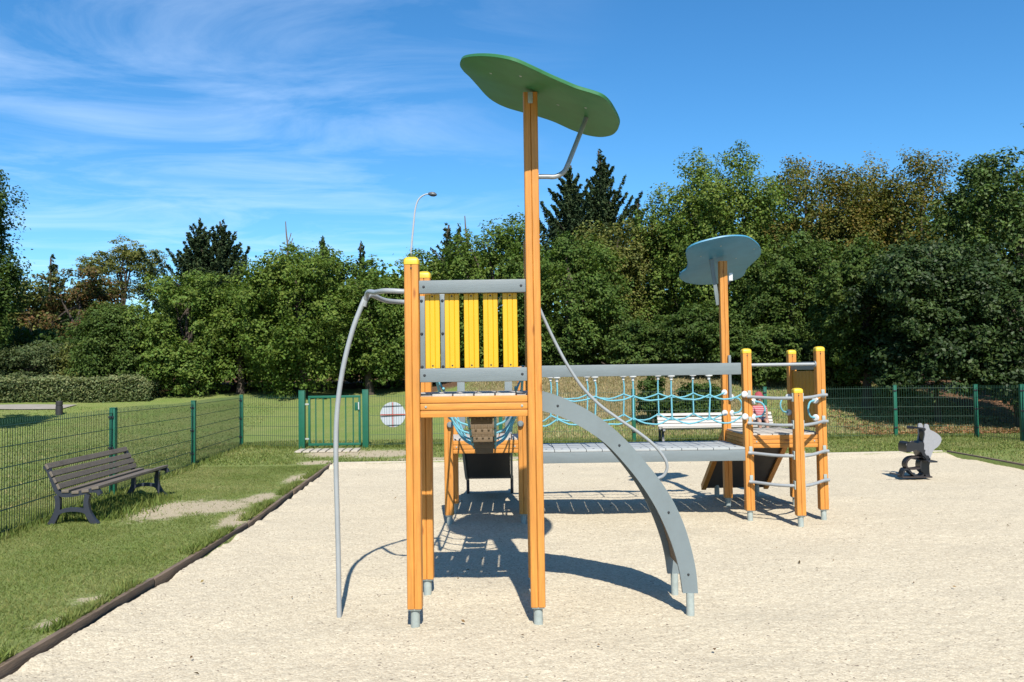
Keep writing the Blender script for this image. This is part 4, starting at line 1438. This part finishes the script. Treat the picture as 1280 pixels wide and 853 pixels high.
def lobed_leaves(c, rad, n, leaf, pal, nl=34, lobe=0.36, flat=0.85, sprig=0.10, bottom=-0.75, topbias=0.0, jitter=0.25):
    c = np.array(c); rad = np.array(rad)
    d = unit(nl * 3); d = d[d[:, 2] > bottom][:nl]
    nl = len(d)
    lr = rng.uniform(0.65, 1.25, nl) * lobe
    lc = d * (rng.uniform(0.5, 1.0, (nl, 1)) * (1.02 - lr[:, None] * 0.85))
    lr[-3:] *= 1.4
    lc = np.sign(lc) * np.abs(lc) ** 0.82
    w = lr ** 2; w /= w.sum()
    K = 11                                                     # twig clumps on every lobe
    cd_ = unit(nl * K).reshape(nl, K, 3) + np.array([0, -0.15, 0.22]); cd_ /= np.linalg.norm(cd_, axis=2, keepdims=True)
    cr_ = rng.uniform(0.72, 1.12, (nl, K, 1))
    cw = rng.uniform(0.19, 0.33, (nl, K))
    ckey = rng.random((nl, K))
    idx = rng.choice(nl, n, p=w); j = rng.integers(0, K, n)
    g = rng.normal(size=(n, 3)); g *= np.minimum(1, 1.7 / np.linalg.norm(g, axis=1, keepdims=True))
    q = cd_[idx, j] * cr_[idx, j] + g * cw[idx, j][:, None] * np.array([1, 1, 0.72])
    ins = rng.random(n) < 0.16                                 # thin inner leaves
    q[ins] = unit(ins.sum()) * rng.uniform(0.3, 0.8, (ins.sum(), 1))
    spr = rng.random(n) < sprig * 0.25
    q[spr] *= rng.uniform(1.05, 1.30, (spr.sum(), 1))
    p = lc[idx] + q * lr[idx][:, None] * np.array([1, 1, flat])
    cen = c + p * rad
    nrm = q * 0.5 + np.array([0, -0.10, 0.45]) + rng.normal(size=(n, 3)) * 0.42
    nrm /= np.linalg.norm(nrm, axis=1, keepdims=True)
    lobekey = rng.random(nl)
    key = 0.5 + (lobekey[idx] - 0.5) * 0.45 + (ckey[idx, j] - 0.5) * 0.30 + (rng.random(n) - 0.5) * jitter * 1.5 + topbias * p[:, 2]
    size = leaf * rng.uniform(0.6, 1.35, n)
    return cen, nrm, size, pick_colors(n, pal, key)


def trunk(root, base, top, r, limbs=(), mat='bark'):
    mb = MB()
    base = Vector(base); top = Vector(top)
    pts = []
    for k in range(7):
        t = k / 6
        p = base.lerp(top, t) + Vector((random.uniform(-1, 1), random.uniform(-1, 1), 0)) * r * 0.8 * (0 < k)
        pts.append(p)
    pts[0].z -= 0.15
    mb.tube(pts, r, 9, rads=[r * (1.35 if k == 0 else 1 - 0.75 * k / 6) for k in range(7)])
    for (a, q, lr) in limbs:
        s = base.lerp(top, a); q = Vector(q)
        m = s.lerp(q, 0.5) + Vector((random.uniform(-.2, .2), random.uniform(-.2, .2), (q - s).length * 0.08))
        pp = smooth_path([s, m, q], 4)
        mb.tube(pp, lr, 6, rads=list(np.linspace(lr, lr * 0.3, len(pp))))
    return mb.build('trunk', mat, root)


def tree(px, top, bot, wpx, Y, pal, label, n=9000, leaf=0.15, name='broadleaf_tree', nl=34, lobe=0.36, mat='leaf', depth=0.9, sprig=0.10, topbias=0.0, jitter=0.25, cat='tree', flat=0.85, bottom=-0.95, trunk_r=0.13, group='trees and shrubs behind the playground'):
    pt, pb = at(px, top, Y), at(px, bot, Y)
    zb = tz(pt.x, Y)
    rx = wpx * Y / F / 2
    zc = (pt.z + max(pb.z, zb - 0.1)) / 2; rz = (pt.z - max(pb.z, zb - 0.1)) / 2
    root = empty(name, (pt.x, Y, zb), label, cat, group)
    c = (pt.x, Y, zc)
    limbs = []
    for k in range(7):
        a = random.uniform(0, 6.28); f = random.uniform(0.25, 0.5)
        limbs.append((random.uniform(0.35, 0.9), (c[0] + rx * f * math.cos(a), Y + rx * depth * f * math.sin(a), zc + rz * random.uniform(-0.2, 0.75)), trunk_r * 0.45))
    trunk(root, (pt.x, Y, zb), (pt.x + random.uniform(-.2, .2), Y, zc + rz * 0.6), trunk_r, limbs)
    cen, nrm, size, colr = lobed_leaves(c, (rx, rx * depth, rz), int(n * 1.2), leaf * 0.9, pal, nl, lobe, flat, sprig, bottom, topbias, jitter)
    keep = cen[:, 2] > terrain(cen[:, 0], cen[:, 1]) + 0.02
    cen, nrm, size, colr = cen[keep], nrm[keep], size[keep], colr[keep]
    V, Fq = quads_from(cen, nrm, size, 0.62)
    np_mesh('crown', V, Fq, mat, root, np.repeat(colr, 4, 0))
    return root


def conifer(px, top, Y, wpx, bot, label, pal, tiers=26, rise=0.35, leaf=0.16, tops=1, dens=1.0, name='conifer_tree'):
    """Ragged branches swept upwards, each clothed with short tufts that thin out to a spike."""
    pt = at(px, top, Y); pb = at(px, bot, Y)
    zb = tz(pt.x, Y)
    root = empty(name, (pt.x, Y, zb), label, 'tree', 'trees and shrubs behind the playground')
    rx = wpx * Y / F / 2
    C_, N_ = [], []
    limbs = []
    H = pt.z - pb.z
    for k in range(tiers):
        t = (k + random.random()) / tiers                    # 0 at bottom, 1 at top
        z = pb.z + H * t * 0.93
        for j in range(5 if t < 0.8 else 3):
            ln = rx * (1 - t) ** 0.95 * random.uniform(0.4, 1.35) + 0.14
            a = random.uniform(0, 6.28)
            d = np.array([math.cos(a), math.sin(a), 0.0])
            rs = rise * random.uniform(0.5, 1.5)
            tip = np.array([pt.x, Y, z]) + d * ln + np.array([0, 0, ln * rs])
            tip[2] = min(tip[2], pt.z - 0.12 * ln)
            s = np.array([pt.x, Y, z - 0.15 * ln])
            m = max(10, int(120 * dens * ln))
            u = rng.random(m) ** 0.75
            w = 0.13 * (1.04 - u) * ln + 0.035
            p = s + (tip - s) * u[:, None] + rng.normal(size=(m, 3)) * w[:, None] * np.array([0.6, 0.6, 0.5])
            p[:, 2] -= 0.22 * ln * u * (1 - u)
            C_.append(p); N_.append(np.tile(d * 0.3 + np.array([0, 0, 0.5]), (m, 1)) + rng.normal(size=(m, 3)) * 0.6)
            if k % 3 == 0 and j == 0:
                limbs.append((min(0.98, max(0.02, (z - zb) / (pt.z - zb))), tuple(tip), 0.03))
    m = 60
    u = rng.random(m)
    p = np.array([pt.x, Y, pt.z]) - np.array([0, 0, 1]) * u[:, None] * 0.9 + rng.normal(size=(m, 3)) * (0.025 + 0.08 * u[:, None])
    C_.append(p); N_.append(rng.normal(size=(m, 3)) + np.array([0, -0.3, 0.3]))
    cen = np.concatenate(C_); nrm = np.concatenate(N_); nrm /= np.linalg.norm(nrm, axis=1, keepdims=True)
    n = len(cen)
    trunk(root, (pt.x, Y, zb), (pt.x, Y, pt.z - 0.1), 0.16, limbs)
    V, Fq = quads_from(cen, nrm, leaf * rng.uniform(0.6, 1.4, n), 0.45)
    np_mesh('crown', V, Fq, 'needle', root, np.repeat(pick_colors(n, pal, rng.random(n)), 4, 0))
    return root


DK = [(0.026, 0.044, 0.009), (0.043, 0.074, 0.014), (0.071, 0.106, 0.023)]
MID = [(0.040, 0.072, 0.012), (0.069, 0.112, 0.019), (0.111, 0.156, 0.030)]
LT = [(0.044, 0.078, 0.012), (0.078, 0.120, 0.019), (0.131, 0.173, 0.033)]
OLV = [(0.058, 0.071, 0.017), (0.095, 0.106, 0.025), (0.147, 0.148, 0.040)]
RUST = [(0.060, 0.056, 0.018), (0.098, 0.064, 0.024), (0.135, 0.068, 0.028)]
ORG = [(0.046, 0.071, 0.015), (0.087, 0.097, 0.020), (0.166, 0.116, 0.027)]
CON = [(0.014, 0.028, 0.012), (0.028, 0.046, 0.018), (0.050, 0.070, 0.026)]
GLS = [(0.014, 0.027, 0.007), (0.026, 0.047, 0.011), (0.052, 0.078, 0.021)]
HDG = [(0.057, 0.077, 0.025), (0.123, 0.149, 0.059), (0.205, 0.221, 0.113)]
BLU = [(0.036, 0.055, 0.019), (0.064, 0.085, 0.033), (0.095, 0.115, 0.048)]

# far wood closing the view behind the named trees
def mass(name, label, X0, X1, Y0, Y1, ztop, n, leaf, pal, mat='leaf', gap=0.0):
    x = rng.uniform(X0, X1, n); y = rng.uniform(Y0, Y1, n)
    zb_ = terrain(x, y); zt = ztop(x) + (vnoise(x, y, 0.45, 11) - 0.5) * 1.6 + (vnoise(x, y, 1.3, 12) - 0.5) * 0.7
    u = rng.random(n) ** 0.6
    z = zb_ + (zt - zb_) * u
    ok = zt > zb_
    cen = np.stack([x, y, z], 1)[ok]; m = len(cen)
    nrm = rng.normal(size=(m, 3)) * 0.6 + np.array([0, -0.4, 0.45]); nrm /= np.linalg.norm(nrm, axis=1, keepdims=True)
    V, Fq = quads_from(cen, nrm, leaf * rng.uniform(0.6, 1.4, m), 0.65)
    key = 0.5 + (vnoise(cen[:, 0], cen[:, 1], 0.3, 13) - 0.5) * 0.8 + (rng.random(m) - 0.5) * 0.4
    o = np_mesh(name, V, Fq, mat, None, np.repeat(pick_colors(m, pal, key), 4, 0))
    return tag(o, label, 'woods' if name == 'woodland' else 'undergrowth', kind='stuff')


def sky_line(pxs, pys, Y):
    xs = [at(a, 400, Y).x for a in pxs]; zs = [at(a, b, Y).z for a, b in zip(pxs, pys)]
    return lambda x: np.interp(x, xs, zs)


sl = sky_line([-200, 0, 60, 110, 170, 230, 330, 430, 520, 600, 680, 760, 820, 1000, 1180, 1300, 1500], [330, 400, 385, 392, 405, 380, 350, 352, 345, 320, 320, 320, 300, 270, 265, 230, 220], 46)
mass('woodland', 'continuous dark green woodland behind the nearer trees', -36, 42, 43, 50, sl, 60000, 0.34, MID)
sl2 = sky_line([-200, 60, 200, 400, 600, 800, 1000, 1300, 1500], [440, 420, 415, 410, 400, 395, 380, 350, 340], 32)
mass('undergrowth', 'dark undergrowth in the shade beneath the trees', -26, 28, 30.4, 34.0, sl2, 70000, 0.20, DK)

# left side
tree(-33, 176, 500, 114, 29.0, DK, 'tall dark green tree cut off at the left edge', 30000, 0.125, lobe=0.30, jitter=0.35, nl=70)
tree(-105, 225, 370, 125, 19.7, MID, 'green tree standing beside the path just outside the left edge', 9000, 0.14, nl=30, lobe=0.36)
conifer(66, 320, 42, 66, 450, 'small dark conifer peeking over the rust coloured tree', CON, 18, 0.7)
tree(95, 332, 480, 150, 37, OLV[:2] + RUST, 'rust and olive coloured tree left of the round dark tree', 15000, 0.15, nl=34, flat=0.45, jitter=0.5, lobe=0.36)
tree(40, 345, 470, 90, 38, OLV, 'small olive tree between the conifer and the tree at the left edge', 8000, 0.15, flat=0.6)


tree(150, 292, 408, 122, 43, OLV, 'airy olive tree with sky showing through its flat crown', 13000, 0.12, lobe=0.20, nl=76, flat=0.55, bottom=-0.45, topbias=0.2, depth=0.5, trunk_r=0.16)
conifer(250, 272, 41, 112, 425, 'taller of the two dark cedars left of the light pole', CON, 30, 0.95, 0.16, dens=1.6)
conifer(279, 275, 42, 116, 425, 'dark cedar with ragged right side beside the taller cedar', CON, 30, 1.0, 0.16, dens=1.5)
tree(232, 336, 511, 150, 29.6, MID + [(0.075, 0.135, 0.03)], 'mid green bushy tree between the round dark tree and the light green tree', 26000, 0.115, lobe=0.26, nl=64, jitter=0.2)
tree(142, 372, 500, 104, 29.2, DK + [(0.06, 0.105, 0.03)], 'rounded dark green tree just behind the hedge end', 26000, 0.095, lobe=0.30, nl=70, jitter=0.2)
tree(378, 300, 513, 190, 28.5, LT, 'big light green tree left of the grey climbing pole', 42000, 0.115, lobe=0.24, nl=90, jitter=0.2)
tree(300, 338, 513, 110, 29.8, LT, 'light green tree between two larger trees on the left', 20000, 0.115, lobe=0.27, nl=54)
tree(462, 322, 511, 120, 29.0, MID, 'mid green tree behind the top of the climbing pole', 22000, 0.115, lobe=0.26, nl=60)
conifer(452, 302, 44, 40, 400, 'thin conifer tip just left of the climbing pole', CON, 18, 0.8, 0.15)
conifer(403, 296, 45, 70, 400, 'dark conifer tip behind the big light green tree', CON, 14, 0.7, 0.18)
tree(532, 310, 511, 120, 29.8, MID + [(0.10, 0.16, 0.035)], 'mid green tree behind the front left post', 21000, 0.115, lobe=0.27, nl=56)
conifer(558, 279, 40, 62, 400, 'dark conifer rising right of the street lamp', CON, 24, 0.8, 0.15)
conifer(573, 281, 41, 52, 400, 'slim conifer beside the one right of the street lamp', CON, 22, 0.8, 0.15)
tree(616, 264, 509, 150, 29.4, MID, 'large green tree directly behind the yellow slats', 32000, 0.115, lobe=0.24, nl=76)
tree(704, 284, 474, 150, 27.6, [(0.038, 0.072, 0.014), (0.064, 0.105, 0.020), (0.105, 0.150, 0.032)], 'fresh green tree right of the tall front post', 32000, 0.11, lobe=0.24, nl=76)
conifer(710, 204, 38, 98, 370, 'left half of the tall dark cedar behind the canopy pipe', CON, 32, 1.1, 0.16, dens=1.8)
conifer(750, 186, 38.6, 102, 370, 'tall dark cedar with upswept tips right of the green canopy', CON, 34, 1.2, 0.16, dens=1.8)
conifer(795, 248, 42, 44, 350, 'small conifer tip right of the tall cedar', CON, 16, 0.7, 0.15)
tree(772, 258, 474, 128, 30, OLV + MID[1:], 'olive tinted tree below the tall cedar', 24000, 0.115, lobe=0.26, nl=64, jitter=0.3)
tree(845, 226, 474, 110, 29.6, MID + [(0.14, 0.17, 0.05)], 'green tree with thin pale edge left of the blue canopy', 20000, 0.115, lobe=0.26, nl=54, sprig=0.22)
tree(900, 184, 474, 180, 28.8, MID + [(0.13, 0.165, 0.035)], 'tall green tree behind the blue canopy', 44000, 0.115, lobe=0.22, nl=96, topbias=0.25)
tree(1005, 182, 460, 175, 31.0, ORG, 'tall tree with orange tinted top right of the blue canopy', 34000, 0.115, lobe=0.24, nl=76, topbias=0.3, jitter=0.4, sprig=0.18)
tree(1075, 184, 460, 150, 32.0, OLV + [(0.16, 0.13, 0.03)], 'olive and orange tree between the orange tops', 24000, 0.12, lobe=0.26, nl=64, topbias=0.3, jitter=0.4, sprig=0.18)
tree(1145, 184, 450, 190, 30.8, ORG, 'broad orange brown tree left of the dark glossy tree', 36000, 0.115, lobe=0.23, nl=84, topbias=0.15, jitter=0.45, sprig=0.18)
tree(985, 290, 482, 150, 26.4, DK + [(0.06, 0.10, 0.03)], 'lower green tree in front of the orange tinted tops', 30000, 0.11, lobe=0.24, nl=76, jitter=0.3)
tree(1078, 300, 496, 130, 22.4, DK + [(0.075, 0.10, 0.028)], 'lower dark tree right of the ochre panel', 22000, 0.11, lobe=0.25, nl=64, jitter=0.3)
tree(1268, 148, 480, 210, 23.0, DK + [(0.07, 0.11, 0.025)], 'tall dark tree at the right edge', 46000, 0.115, lobe=0.21, nl=96, jitter=0.3, mat='glossleaf')
tree(1165, 288, 520, 220, 20.9, GLS, 'low spreading dark tree with glossy leaves left of the right edge', 46000, 0.11, trunk_r=0.07, lobe=0.22, nl=96, mat='glossleaf', bottom=-0.95)
tree(1272, 320, 520, 140, 19.9, GLS, 'dark glossy shrub hanging over the fence at the right edge', 22000, 0.105, name='shrub', cat='shrub', lobe=0.24, nl=60, mat='glossleaf', bottom=-0.95)
# shrubs on the bank and the left
tree(40, 430, 500, 120, 29.4, BLU, 'grey green shrub left of the round dark tree', 11000, 0.095, name='shrub', cat='shrub', trunk_r=0.04)
tree(102, 424, 500, 70, 29.4, OLV, 'olive shrub behind the hedge', 6000, 0.095, name='shrub', cat='shrub', trunk_r=0.04)
tree(868, 380, 492, 120, 25.2, DK, 'dark shrub on the bank left of the tall blue canopy post', 18000, 0.105, name='shrub', cat='shrub', trunk_r=0.05, lobe=0.25, nl=56)
tree(958, 400, 496, 110, 24.2, DK + [(0.075, 0.11, 0.03)], 'dark green shrub behind the curved rung tower', 17000, 0.105, name='shrub', cat='shrub', trunk_r=0.05, lobe=0.25, nl=56)
tree(1030, 425, 500, 75, 23.6, [(0.03, 0.05, 0.015), (0.06, 0.08, 0.025), (0.09, 0.10, 0.03)], 'small shrub right of the curved rung tower', 9000, 0.10, name='shrub', cat='shrub', trunk_r=0.04)
tree(800, 395, 476, 90, 26.0, DK + [(0.07, 0.10, 0.03)], 'rounded shrub on the bank below the olive tinted tree', 12000, 0.105, name='shrub', cat='shrub', trunk_r=0.04)
tree(712, 415, 472, 100, 27.4, DK, 'shaded shrub under the fresh green tree', 9000, 0.11, name='shrub', cat='shrub', trunk_r=0.04)
tree(815, 470, 530, 40, 20.6, DK, 'low dark shrub behind the fence above the plank bridge', 3500, 0.09, name='shrub', cat='shrub', trunk_r=0.03)
tree(868, 476, 545, 80, 20.6, DK, 'wide dark shrub behind the pale bench', 9000, 0.09, name='shrub', cat='shrub', trunk_r=0.03)


# bare dead stems against the sky
def snag(px, top, bot, Y, label, twigs):
    b = at(px, bot, Y); t = at(px, top, Y)
    zb = tz(b.x, Y)
    mb = MB()
    pts = smooth_path([(b.x, Y, zb - .1), (b.x + 0.05, Y, (zb + b.z) / 2), (b.x, Y, b.z)] + [at(px + dx, bot + (top - bot) * f, Y) for dx, f in ((1, .35), (-1, .7), (-2, 1))], 5)
    mb.tube(pts, .05, 6, rads=list(np.linspace(0.10, 0.022, len(pts))))
    for f, dx, dy in twigs:
        s = at(px, bot + (top - bot) * f, Y); e = at(px + dx, bot + (top - bot) * f + dy, Y)
        mb.tube(smooth_path([s, s.lerp(e, .5) + Vector((0, 0, -0.08)), e], 3), .02, 5)
    o = mb.build('dead_tree', 'deadbark'); tag(o, label, 'dead tree', 'bare dead stems against the sky')


snag(359, 277, 330, 38, 'bare dead stem left of the big light green tree top', [(0.15, -9, -12), (0.3, 7, -16), (0.5, 5, -12), (0.1, -14, -8), (0.2, 11, -6)])
snag(583, 270, 320, 38, 'crooked bare stem behind the left post of the front tower', [(0.4, 4, -10), (0.2, -5, -8)])

# clipped hedge at the left
hy = ground_hit(100, 505)
X0, X1 = at(-70, 500, hy.y).x, at(183, 500, hy.y).x
n = 26000
x = rng.uniform(X0, X1, n); yy = rng.uniform(hy.y + 0.05, hy.y + 1.5, n)
edge = np.minimum(1, np.minimum((x - X0), (X1 - x)) / 0.35) ** 0.5
ht = (0.66 + 0.16 * vnoise(x, yy, 1.1, 21) + 0.16 * vnoise(x, yy, 5, 22)) * (0.55 + 0.45 * edge)
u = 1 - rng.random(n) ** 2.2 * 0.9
fr_ = rng.random(n) < 0.45
yy[fr_] = hy.y + 0.05 + 0.20 * rng.random(fr_.sum()) + 0.28 * vnoise(x[fr_], u[fr_] * 2, 2.5, 23)
u[fr_] = rng.random(fr_.sum())
cen = np.stack([x, yy, terrain(x, yy) + 0.02 + ht * u], 1)
nrm = rng.normal(size=(n, 3)) * 0.6 + np.array([0, -0.4, 0.55]); nrm /= np.linalg.norm(nrm, axis=1, keepdims=True)
hedge = empty('hedge', ((X0 + X1) / 2, hy.y + 0.7, tz((X0 + X1) / 2, hy.y)), 'low clipped pale green hedge beside the path', 'hedge')
V, Fq = quads_from(cen, nrm, 0.085 * rng.uniform(0.6, 1.4, n), 0.5)
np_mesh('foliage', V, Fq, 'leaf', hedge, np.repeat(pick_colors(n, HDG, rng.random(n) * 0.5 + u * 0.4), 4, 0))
mb = MB()
for k in range(16):
    X = X0 + (X1 - X0) * (k + .5) / 16
    mb.tube([(X, hy.y + 0.7, tz(X, hy.y + .7) - .05), (X + random.uniform(-.1, .1), hy.y + 0.7, tz(X, hy.y + .7) + .6)], 0.025, 6)
mb.build('stem', 'bark', hedge)


# ------------------------------------------------------------------ grass blades, tufts and fallen leaves
def blades(x, y, hgt, name, label, pal, wid=0.006, lean=0.5, mask=True):
    if mask:
        k = rng.random(len(x)) > np.clip(bare_fn(x, y) * 1.9 - 0.1 + (vnoise(x, y, 7, 51) - 0.5) * 0.5, 0, 0.96)
        x, y, hgt = x[k], y[k], hgt[k]
    n = len(x)
    z = terrain(x, y) - 0.004
    a = rng.uniform(0, 6.283, n)
    s = np.stack([np.cos(a), np.sin(a), np.zeros(n)], 1)
    b = np.stack([x, y, z], 1)
    w = wid * rng.uniform(0.7, 1.4, n)[:, None]
    tip = b + np.stack([rng.normal(size=n) * lean * hgt, rng.normal(size=n) * lean * hgt, hgt], 1)
    V = np.stack([b - s * w, b + s * w, tip], 1).reshape(-1, 3)
    Fq = np.arange(3 * n).reshape(n, 3)
    key = np.clip(0.15 + 0.75 * (vnoise(x, y, 0.9, 31) * 0.6 + vnoise(x, y, 4, 32) * 0.4) + rng.normal(size=n) * 0.16, 0, 1)
    o = np_mesh(name, V, Fq, 'blade', None, np.repeat(pick_colors(n, pal, key), 3, 0))
    tag(o, label, 'grass', kind='stuff')


GRS = [(0.084, 0.117, 0.023), (0.129, 0.161, 0.039), (0.188, 0.202, 0.068), (0.267, 0.246, 0.111)]
n = 290000
y = 3.2 + (14.3 - 3.2) * rng.random(n) ** 1.25
x = np.where(rng.random(n) < 0.8, kerb_x(y) - 0.06 - rng.random(n) * 3.3, -2.7 - 5.5 * rng.random(n))
x = np.minimum(x, kerb_x(y) - 0.06)
hh = rng.uniform(0.008, 0.023, n) * (1 + 0.7 * vnoise(x, y, 1.5, 33))
blades(x, y, hh, 'grass', 'short mown grass beside the left bench and edging', GRS, 0.0034, 0.8)
n = 90000
x = rng.uniform(-7, 10.5, n); y = rng.uniform(14.45, 19.3, n)
k = y > back_y(x) + 0.12
x, y = x[k], y[k]
blades(x, y, rng.uniform(0.015, 0.05, len(x)), 'grass', 'short grass between the gravel and the back fence', GRS, 0.010)
n = 70000
y = rng.uniform(5, 27, n); x = -4.9 - 0.09 * y - rng.random(n) * (2 + 0.5 * y)
blades(x, y, rng.uniform(0.015, 0.05, n), 'grass', 'lawn grass outside the left fence', GRS, 0.011)
n = 30000
x = rng.uniform(7.72, 14, n); y = rng.uniform(9, 19.5, n)
blades(x, y, rng.uniform(0.015, 0.05, n), 'grass', 'short grass right of the gravel', GRS, 0.010)
n = 45000
x = rng.uniform(-1.5, 12, n); y = rng.uniform(19.2, 27, n)
DRYG = [(0.14, 0.12, 0.045), (0.22, 0.19, 0.085), (0.34, 0.28, 0.15), (0.13, 0.15, 0.04)]
blades(x, y, rng.uniform(0.03, 0.10, n), 'grass', 'dry bank grass behind the back fence', DRYG, 0.012)
# longer tufts under the fences, under the bench and along the edging
X_, Y_ = [], []
for a, b in list(zip(left_pts, left_pts[1:])) + list(zip(bk, bk[1:])) + [(f302, gl)]:
    m = 1500; t = rng.random(m)
    X_.append(a.x + (b.x - a.x) * t + rng.normal(size=m) * 0.06); Y_.append(a.y + (b.y - a.y) * t + rng.normal(size=m) * 0.06)
m = 5200; t = rng.random(m)
q = Vector((mid.x, mid.y, 0)) + off
X_.append(q.x + rng.normal(size=m) * 0.22); Y_.append(q.y + (rng.random(m) - 0.5) * 1.7)
x = np.concatenate(X_); y = np.concatenate(Y_)
blades(x, y, rng.uniform(0.04, 0.115, len(x)), 'grass', 'longer grass tufts under the bench and the fences', GRS[:3], 0.008, 0.35, False)
m = 9000
y = 3.4 + 10.5 * rng.random(m) ** 1.4; x = kerb_x(y) - 0.06 - np.abs(rng.normal(size=m)) * 0.05
kk = vnoise(x, y, 1.1, 41) > 0.42
x, y = x[kk], y[kk]
blades(x, y, rng.uniform(0.03, 0.085, len(x)), 'grass', 'ragged grass fringe along the left edging', GRS[:3], 0.006, 0.55, False)


def litter(x, y, zf, size, pal, name, label):
    n = len(x)
    cen = np.stack([x, y, zf], 1)
    nrm = rng.normal(size=(n, 3)) * 0.35 + np.array([0, 0, 1]); nrm /= np.linalg.norm(nrm, axis=1, keepdims=True)
    V, Fq = quads_from(cen, nrm, size, 0.55)
    o = np_mesh(name, V, Fq, 'leaf', None, np.repeat(pick_colors(n, pal, rng.random(n)), 4, 0))
    tag(o, label, 'leaf litter', kind='stuff')


BRN = [(0.10, 0.045, 0.02), (0.22, 0.11, 0.05), (0.36, 0.22, 0.12)]
n = 5000
x = rng.uniform(8.0, 16, n); y = 18.6 + np.abs(rng.normal(size=n)) * 2.2
litter(x, y, terrain(x, y) + 0.03, 0.085 * rng.uniform(0.6, 1.4, n), BRN, 'leaf_litter', 'brown fallen leaves on the bank behind the right fence')
n = 130
x = rng.uniform(-2.5, 7.4, n); y = 3.4 + 11 * rng.random(n) ** 1.3
litter(x, y, 0.018 + 0 * x, 0.030 * rng.uniform(0.5, 1.3, n), [(0.05, 0.03, 0.015), (0.14, 0.08, 0.04), (0.20, 0.14, 0.06)], 'leaf_litter', 'few dry leaves scattered over the gravel')

# ------------------------------------------------------------------ sky and sun
SUN_EL = R(46.0)
sunv = Vector((0.115, -1, 0)).normalized() * math.cos(SUN_EL) + Vector((0, 0, math.sin(SUN_EL)))   # towards the sun
w = bpy.data.worlds.new('World'); SC.world = w
w.use_nodes = True
t = w.node_tree; N = t.nodes.new; L = t.links.new
bg = t.nodes['Background']
sky = N('ShaderNodeTexSky'); sky.sky_type = 'NISHITA'; sky.sun_disc = False
sky.sun_elevation = SUN_EL; sky.sun_rotation = math.atan2(sunv.x, sunv.y)
sky.altitude = 100; sky.air_density = 1.0; sky.dust_density = 0.25; sky.ozone_density = 3.0
hs = N('ShaderNodeHueSaturation'); hs.inputs['Saturation'].default_value = 1.14; hs.inputs['Value'].default_value = 1.0
tn = N('ShaderNodeMix'); tn.data_type = 'RGBA'; tn.blend_type = 'MULTIPLY'; tn.inputs['Factor'].default_value = 1; tn.inputs['B'].default_value = (0.78, 1.03, 1.17, 1)
L(sky.outputs[0], tn.inputs['A']); L(tn.outputs['Result'], hs.inputs['Color'])
tc = N('ShaderNodeTexCoord')
sp3 = N('ShaderNodeSeparateXYZ'); L(tc.outputs['Generated'], sp3.inputs[0])
mz = N('ShaderNodeMath'); mz.operation = 'MAXIMUM'; mz.inputs[1].default_value = 0.04; L(sp3.outputs['Z'], mz.inputs[0])
dx = N('ShaderNodeMath'); dx.operation = 'DIVIDE'; L(sp3.outputs['X'], dx.inputs[0]); L(mz.outputs[0], dx.inputs[1])
dy = N('ShaderNodeMath'); dy.operation = 'DIVIDE'; L(sp3.outputs['Y'], dy.inputs[0]); L(mz.outputs[0], dy.inputs[1])
cb = N('ShaderNodeCombineXYZ'); L(dx.outputs[0], cb.inputs[0]); L(dy.outputs[0], cb.inputs[1])
mp = N('ShaderNodeMapping'); mp.inputs['Rotation'].default_value = (0, 0, R(14)); mp.inputs['Scale'].default_value = (1.0, 1.45, 1); mp.inputs['Location'].default_value = (1.7, 0.35, 0)
L(cb.outputs[0], mp.inputs['Vector'])
n1 = N('ShaderNodeTexNoise'); n1.inputs['Scale'].default_value = 0.9; n1.inputs['Detail'].default_value = 9; n1.inputs['Roughness'].default_value = 0.62; n1.inputs['Distortion'].default_value = 0.7
L(mp.outputs[0], n1.inputs['Vector'])
r1_ = N('ShaderNodeMapRange'); r1_.inputs['From Min'].default_value = 0.42; r1_.inputs['From Max'].default_value = 0.82; r1_.inputs['To Max'].default_value = 0.36
L(n1.outputs['Fac'], r1_.inputs['Value'])
# cirrus mostly towards the left part of the sky
az = N('ShaderNodeMapRange'); az.inputs['From Min'].default_value = 0.16; az.inputs['From Max'].default_value = -0.22; az.inputs['To Min'].default_value = 0.0; az.inputs['To Max'].default_value = 1.0
az.interpolation_type = 'SMOOTHSTEP'
L(sp3.outputs['X'], az.inputs['Value'])
mm = N('ShaderNodeMath'); mm.operation = 'MULTIPLY'; L(r1_.outputs[0], mm.inputs[0]); L(az.outputs[0], mm.inputs[1])
cm = N('ShaderNodeMix'); cm.data_type = 'RGBA'
L(mm.outputs[0], cm.inputs['Factor']); L(hs.outputs[0], cm.inputs['A']); cm.inputs['B'].default_value = (7.4, 8.6, 10.2, 1)
L(cm.outputs['Result'], bg.inputs['Color'])
bg.inputs['Strength'].default_value = 0.087

sl_ = bpy.data.lights.new('sun', 'SUN'); sl_.energy = 5.0; sl_.angle = R(0.53); sl_.color = (1.0, 0.955, 0.87)
so = bpy.data.objects.new('sun', sl_); COL.objects.link(so)
so.rotation_euler = sunv.to_track_quat('Z', 'Y').to_euler()
so.location = (0, -10, 20)

vs = SC.view_settings
vs.view_transform = 'Standard'; vs.look = 'None'; vs.exposure = 0.80; vs.gamma = 1.0; vs.use_curve_mapping = False
SC.render.engine = 'CYCLES'
SC.cycles.max_bounces = 6
SC.cycles.transparent_max_bounces = 8
SC.cycles.use_denoising = True
